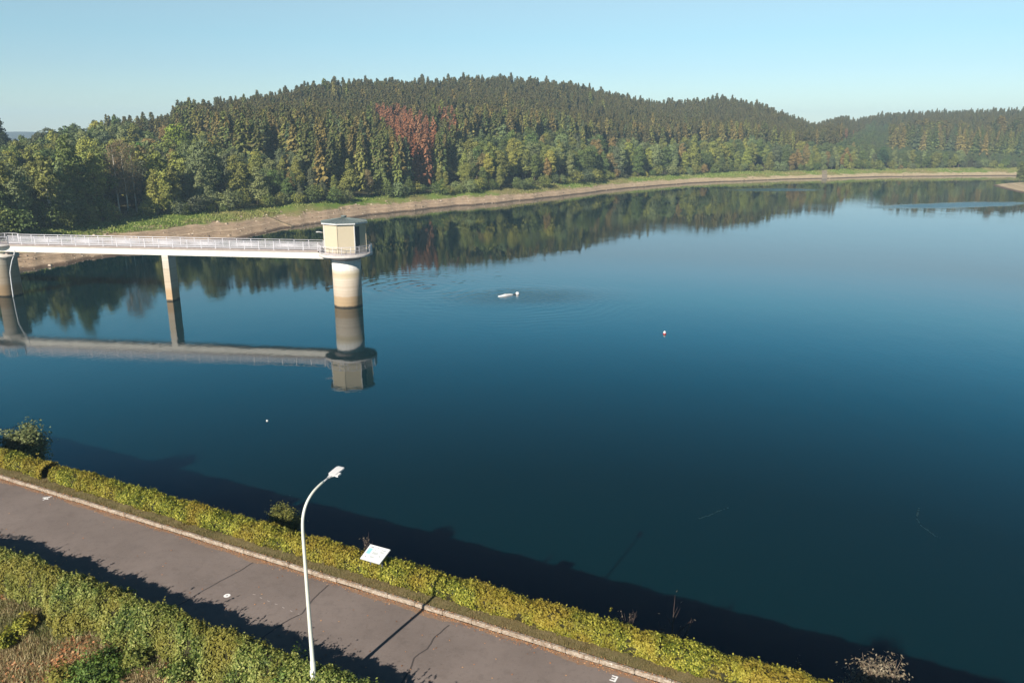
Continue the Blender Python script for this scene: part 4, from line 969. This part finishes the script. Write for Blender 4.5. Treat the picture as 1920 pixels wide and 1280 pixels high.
N = 90000; u = rng.uniform(-28, -8, N); n = rng.uniform(7.6, 12.5, N)
nz = np.sin(u * 1.3 + n * .7) + np.sin(u * .6 - n * 1.7 + 1) + .6 * np.sin(u * 3.1 + n * 2.2)
k = rng.random(N) < np.clip(.72 - .28 * nz, .10, 1)
blades("dry_grass", u[k], n[k], slope_z(n[k]) - .01, .15, .026, M_dry, 21, "dry brown and olive grass covering the near slope", "grass", .7)
N = 22000; u = rng.uniform(-28, -8, N); n = rng.uniform(7.6, 12.4, N)
nz = np.sin(u * 1.3 + n * .7) + np.sin(u * .6 - n * 1.7 + 1) + .6 * np.sin(u * 3.1 + n * 2.2); k = rng.random(N) < np.clip(.16 + .62 * nz, .01, 1); u, n = u[k], n[k]
r = np.random.default_rng(5); V, Q = leaf_quads(UNs(u, n, slope_z(n) + .035), r.normal(0, .45, (len(u), 3)) + [0, 0, 1], .11, .07, r)
tag(link("leaf_litter", np_mesh("leaf_litter", V, Q, M_lit, r.random(len(Q)))), "orange-brown fallen leaves lying on the near slope", "leaves", kind="stuff")
N = 30000; u = rng.uniform(-40, 6, N); n = rng.uniform(17.6, 18.25, N)
blades("verge_grass", u, n, 7.075, .055, .016, M_verge, 22, "short olive and brown grass between the kerb and the hedge", "grass", .9)
N = 5000; u = rng.uniform(-40, 6, N); n = 17.46 - np.abs(rng.normal(0, .10, N)); n2_ = rng.uniform(17.46, 17.62, N); m = rng.random(N) < .25; n = np.where(m, n2_, n); z = np.where(m, 7.125, 7.0)
V, Q = leaf_quads(UNs(u, n, z), r.normal(0, .25, (N, 3)) + [0, 0, 1], .045, .03, r)
nl_ = 420; u2 = rng.uniform(-36, 4, nl_); n2b = np.where(rng.random(nl_) < .6, 13.5 + rng.exponential(.5, nl_), rng.uniform(13.6, 17.3, nl_)); V2, Q2 = leaf_quads(UNs(u2, n2b, road_z(n2b) + .012), r.normal(0, .2, (nl_, 3)) + [0, 0, 1], .06, .04, r); V, Q = join([(V, Q), (V2, Q2)])
tag(link("gutter_leaves", np_mesh("gutter_leaves", V, Q, M_lit, r.random(len(Q)))), "small brown leaves swept along the kerb and strewn on the road", "leaves", kind="stuff")

def small_shrub(name, label, u, n, z, h, w, nl, size, mat, seed, stems=9, group=None, twig=M_dtwig, sparse=1.0, cat="shrub", upright=.0):
    r = np.random.default_rng(seed); root = tag(empty(name, UN(u, n, z)), label, cat, group)
    parts, ends = [], []
    for k in range(stems):
        a = 6.283 * k / stems + r.normal(0, .3); f = math.sqrt(r.uniform(.05, 1)); zz = h * r.uniform(.65, 1.0) * (1 - .25 * f * (1 - upright))
        e = np.array([math.cos(a) * f * w * .45, math.sin(a) * f * w * .45, zz]); m_ = e * [.45, .45, .55]
        parts.append(tube_np([(0, 0, -.3), m_, e], [.012 * h + .004, .008 * h + .003, .003], 5)); ends.append((m_, e))
        for q in range(3):
            s0 = m_ + (e - m_) * r.uniform(0, .7); e2 = s0 + r.normal(0, .13 * w, 3) + [0, 0, .14 * h]; parts.append(tube_np([s0, (s0 + e2) / 2, e2], [.006 * h, .004 * h, .002], 4)); ends.append((s0, e2))
    link("stems", np_mesh("stems", *join(parts), twig, smooth=True), root)
    i = r.integers(0, len(ends), nl); A_ = np.array([q[0] for q in ends])[i]; B_ = np.array([q[1] for q in ends])[i]; t_ = r.beta(2.2, 1.1, nl)[:, None]
    C = A_ + (B_ - A_) * t_ + r.normal(0, 1, (nl, 3)) * [.075 * w, .075 * w, .05 * h] * sparse; C[:, 2] = np.maximum(C[:, 2], .02)
    nr = unit(C - [0, 0, h * .35]) * .8 + r.normal(0, .5, (nl, 3)) + [0, 0, .3]
    V, Q = leaf_quads(C, nr, size * r.uniform(.7, 1.4, nl), size * r.uniform(.45, .75, nl), r)
    link("foliage", np_mesh("foliage", V, Q, mat, np.clip(.5 + .2 * np.sin(i * 1.7) + r.normal(0, .25, nl), 0, 1)), root); return root
M_bushg = leaf_mat("grey_green_bush", (.060, .080, .030), (.15, .175, .062), (.26, .27, .13), .2)
M_busho = leaf_mat("olive_bush", (.055, .065, .016), (.140, .145, .030), (.24, .22, .055), .2)
M_drysh = leaf_mat("dry_bush", (.085, .062, .04), (.18, .145, .095), (.32, .27, .19), .15)
small_shrub("lakeside_bush", "grey-green bush behind the hedge at the left photo edge, over dark water", -41.7, 23.8, 2.2, 3.9, 2.7, 7000, .16, M_bushg, 31, 16)
small_shrub("lakeside_bush", "round olive bush peeping over the hedge beside the lamp pole", -20.9, 21.5, 4.4, 2.35, 1.5, 8500, .10, M_busho, 32, 18, upright=.3)
small_shrub("dry_shrub", "dry pale brown shrub with few leaves beyond the hedge", .95, 22.9, 3.2, 3.2, 2.0, 1500, .095, M_drysh, 33, 22, twig=M_twig)
small_shrub("bare_sapling", "leafless dark sapling standing against the shaded water", -5.4, 23.2, 3.0, 2.75, 1.7, 12, .08, M_drysh, 34, 4, upright=1, twig=M_dtwig)
small_shrub("dry_sprig", "tiny dry sprig between the hedge and the dry shrub", -1.4, 23.0, 3.0, 2.0, .35, 40, .07, M_drysh, 35, 2, upright=1)
small_shrub("weed_stalks", "thin seed stalks sticking above the hedge left of the bare sapling", -5.75, 19.3, 6.6, 1.1, .7, 22, .06, M_drysh, 36, 6, upright=1)
small_shrub("weed_stalks", "thin seed stalks beside the upper left corner of the information board", -14.9, 19.0, 6.8, 1.35, .6, 22, .06, M_drysh, 37, 5, upright=1)
for k, (px_, py_, h_, w_, mt, lab) in enumerate([(50, 1170, .62, .75, M_hfar, "yellow-green seedling shrub with a dark shadow on the orange leaves"), (10, 1200, .55, .7, M_hfar, "small yellow-green shrub cut by the left photo edge"),
                                              (190, 1255, .55, 1.9, M_weed, "bright green sprawling shrub low on the near slope"), (120, 1270, .45, 1.2, M_hnear, "dull green low shrub at the bottom photo edge"),
                                              (255, 1240, .6, .9, M_hnear, "dark green shrub with shadowed leaves right of the bright green one"), (225, 1140, .75, 1.1, M_weed, "fresh green shrub growing out of the near hedge"),
                                              (540, 1268, .85, 1.3, M_weed, "bright green shrub at the foot of the street lamp"), (340, 1260, .6, 1.2, M_hnear, "green shrub joining the near hedge below the painted ring")]):
    p = at(px_, py_, 6.4)
    for _ in range(4): n_ = float(p @ NV); p = at(px_, py_, float(slope_z(n_)) + .25)
    u_, n_ = float(p @ UV), float(p @ NV)
    small_shrub("ground_shrub", lab, u_, n_, float(slope_z(n_)), h_, w_, int(2100 * max(w_, .8)), .085, mt, 40 + k, 14)

# ------------------------------------------------------------------ things afloat
def float_body():
    root = tag(empty("float", tuple(at(950, 554)[:2]) + (0,)), "long white object lying low on rippled water with a small white round end", "float")
    b = MB(); d = Vector((.86, .51, 0)).normalized(); s_ = Vector((-d.y, d.x, 0))
    prof = [(-1.35, .03, .03), (-1.2, .13, .10), (-.8, .21, .17), (-.3, .25, .27), (.1, .24, .22), (.5, .17, .20), (.85, .10, .14), (1.05, .05, .07)]
    rows = []
    for l, w_, h_ in prof:
        c = d * l + s_ * .08 * math.sin(l * 2.5)
        rows.append([b.bm.verts.new(c + s_ * w_ * math.cos(t) + Vector((0, 0, -.08 + (h_ + .08) * max(math.sin(t), -.4)))) for t in np.linspace(0, 2 * math.pi, 13)[:-1]])
    for a, c in zip(rows, rows[1:]):
        for k in range(12): f = b.bm.faces.new((a[k], a[(k + 1) % 12], c[(k + 1) % 12], c[k])); f.smooth = True
    b.bm.faces.new(rows[0][::-1]); b.bm.faces.new(rows[-1]); b.build("body", M_white, root)
    MB().tube([d * 1.0 + Vector((0, 0, .02)), d * 1.3 + Vector((0, 0, .06)), d * 1.5 + Vector((0, 0, .12))], .05, 8).build("link", M_dark, root)
    b = MB(); b.lathe(d * 1.68, [(.02, -.12), (.2, -.06), (.26, .06), (.24, .2), (.15, .30), (.0, .33)], 16); b.build("round_end", M_white, root)
float_body()
by = tag(empty("buoy", tuple(at(1246, 626)[:2]) + (0,)), "small red buoy with white top floating on open water", "buoy")
MB().lathe((0, 0, 0), [(.01, -.14), (.12, -.08), (.17, .02), (.16, .12)], 20).build("red_body", plain("buoy_red", (.42, .05, .06), .4, .5, .08), by)
MB().lathe((0, 0, 0), [(.16, .122), (.13, .24), (.07, .29), (.04, .35), (0, .36)], 20).build("white_top", M_white, by)
q = at(501, 789); tag(MB().lathe((q[0], q[1], 0), [(.01, -.06), (.06, -.03), (.085, .02), (.065, .08), (0, .10)], 16).build("white_buoy", M_white), "tiny white ball float alone on dark water below the bridge", "float")

# ------------------------------------------------------------------ stone steps and pale track on the bank
p0, p1 = at(546, 424, .25), at(494, 397, 3.0); b = MB(); dd = (p1 - p0)[:2]; ang = math.atan2(dd[1], dd[0])
for k in range(26):
    f = k / 25; x, y = p0[0] + dd[0] * f, p0[1] + dd[1] * f; zz = float(terrain(np.array([x]), np.array([y]))[0][0])
    b.box((x + random.uniform(-.06, .06), y + random.uniform(-.06, .06), zz + .02), (.66, .8 * random.uniform(.85, 1.1), .22), ang + random.uniform(-.08, .08))
tag(b.build("stone_steps", plain("pale_stone", (.27, .21, .14), .9, .1, .2, 2)), "pale flight of stone steps running down the bank left of the tower", "steps")
p0, p1 = at(1546, 335.5, 0), at(1545, 314, 3.4); ts = np.linspace(0, 1, 30); x = p0[0] + (p1 - p0)[0] * ts; y = p0[1] + (p1 - p0)[1] * ts
L_, R_ = [], []
for X_, sgn in ((L_, -1), (R_, 1)):
    xx = x + sgn * 1.2 * .93; yy = y - sgn * 1.2 * .37; zz = np.maximum(terrain(xx, yy)[0], -.2) + .12; X_.append(np.stack([xx, yy, zz], 1))
V = np.concatenate([L_[0], R_[0]]); n = 30; Q = np.array([(i, n + i, n + i + 1, i + 1) for i in range(n - 1)])
tag(link("path", np_mesh("path", V, Q, plain("pale_track", (.22, .18, .14), .95, .1, .15, .5))), kind="structure")

# ------------------------------------------------------------------ stones and tufts on the drawn-down bank
def scatter_bank(N, lo, hi, pxlo, pxhi):
    a = px2a(rng.uniform(pxlo, pxhi, N)); f = rng.uniform(lo, hi, N); rr_ = f_shore(a) + 1.2 * np.sin(a * 61) + .6 * np.sin(a * 173 + 1) + .35 * np.sin(a * 411) + f_bank(a) * f
    x, y = rr_ * np.sin(a), rr_ * np.cos(a); return np.stack([x, y, terrain(x, y)[0]], 1)
M_stone = leaf_mat("shore_stones", (.10, .07, .05), (.22, .16, .11), (.40, .32, .24), 0)
C = scatter_bank(5000, .02, .70, -150, 1990); r = np.random.default_rng(77)
sz = .07 + r.exponential(.085, len(C)); ang = r.uniform(0, 6.28, len(C)); k5 = np.arange(4) * np.pi / 2
base = np.stack([C + np.stack([np.cos(ang + k) * sz * .8, np.sin(ang + k) * sz * .6, np.full(len(C), -.05)], 1) for k in k5], 1)
topv = base * [1, 1, 1] + (C[:, None] - base) * .45 + np.array([0, 0, 1.0]) * (sz * .5)[:, None, None]
V = np.concatenate([base, topv], 1).reshape(-1, 3); o8 = np.arange(len(C))[:, None] * 8
Q = np.concatenate([o8 + np.array(f) for f in ((4, 5, 6, 7), (0, 1, 5, 4), (1, 2, 6, 5), (2, 3, 7, 6), (3, 0, 4, 7))])
tag(link("shore_stones", np_mesh("shore_stones", V, Q, M_stone, np.tile(r.random(len(C)), 5))), "stones scattered on the bare brown shore", "stones", kind="stuff")
M_tuft = leaf_mat("bank_grass", (.080, .130, .020), (.180, .240, .045), (.31, .33, .10), .25, (.26, .215, .085), .06)
C = scatter_bank(48000, .42, 1.10, -150, 1990); pxc = a2px(np.arctan2(C[:, 0], C[:, 1])); C = C[~((pxc > 520) & (pxc < 960) & (C[:, 2] < 2.75)) & ~((pxc < 520) & (C[:, 2] < 1.9))]
C = C[rng.random(len(C)) < np.clip(.6 + .5 * np.sin(C[:, 0] * .23 + C[:, 1] * .11) * np.sin(C[:, 1] * .31), .1, 1)]
r = np.random.default_rng(78); h = .12 + r.exponential(.09, len(C)); az = r.uniform(0, 6.28, len(C)); sd2 = np.stack([-np.sin(az), np.cos(az), 0 * az], 1) * .13; ln = r.normal(0, .25, (len(C), 3)) * h[:, None]; ln[:, 2] = 0
up = np.array([0, 0, 1.0]) * h[:, None]; V = np.stack([C - sd2 * .6, C + sd2 * .6, C + sd2 + up + ln, C - sd2 + up + ln], 1).reshape(-1, 3)
tag(link("bank_grass", np_mesh("bank_grass", V, np.arange(len(V)).reshape(-1, 4), M_tuft, r.random(len(C)))), "green and straw-coloured grass tufts along the top of the bank", "grass", kind="stuff")
# thin scum lines drifting on the water
M_scum = plain("scum", (.010, .030, .036), .6, .2, .1, 3)
for lab, pts in (("faint pale scum line drifting on the dark open water", [(1312, 972), (1330, 968), (1345, 963), (1352, 957), (1368, 953)]), ("faint scum line curling on the water near the lower right photo corner", [(1722, 952), (1716, 968), (1722, 985), (1738, 996), (1752, 1004), (1764, 1010)])):
    P3 = np.array([at(*q_) for q_ in pts]); tt = np.linspace(0, len(pts) - 1, 40); c = np.stack([np.interp(tt, np.arange(len(pts)), P3[:, k]) for k in range(2)], 1) + np.cumsum(rng.normal(0, .02, (40, 2)), 0)
    d = np.gradient(c, axis=0); d = d / np.linalg.norm(d, axis=1, keepdims=True); nn = np.stack([-d[:, 1], d[:, 0]], 1) * (.02 + .03 * rng.random((40, 1)))
    V = np.concatenate([np.c_[c + nn, np.full(40, .006)], np.c_[c - nn, np.full(40, .006)]]); Q = np.array([(i, 40 + i, 41 + i, i + 1) for i in range(39) if rng.random() < .8])
    tag(link("scum_line", np_mesh("scum_line", V, Q, M_scum)), lab, "scum")
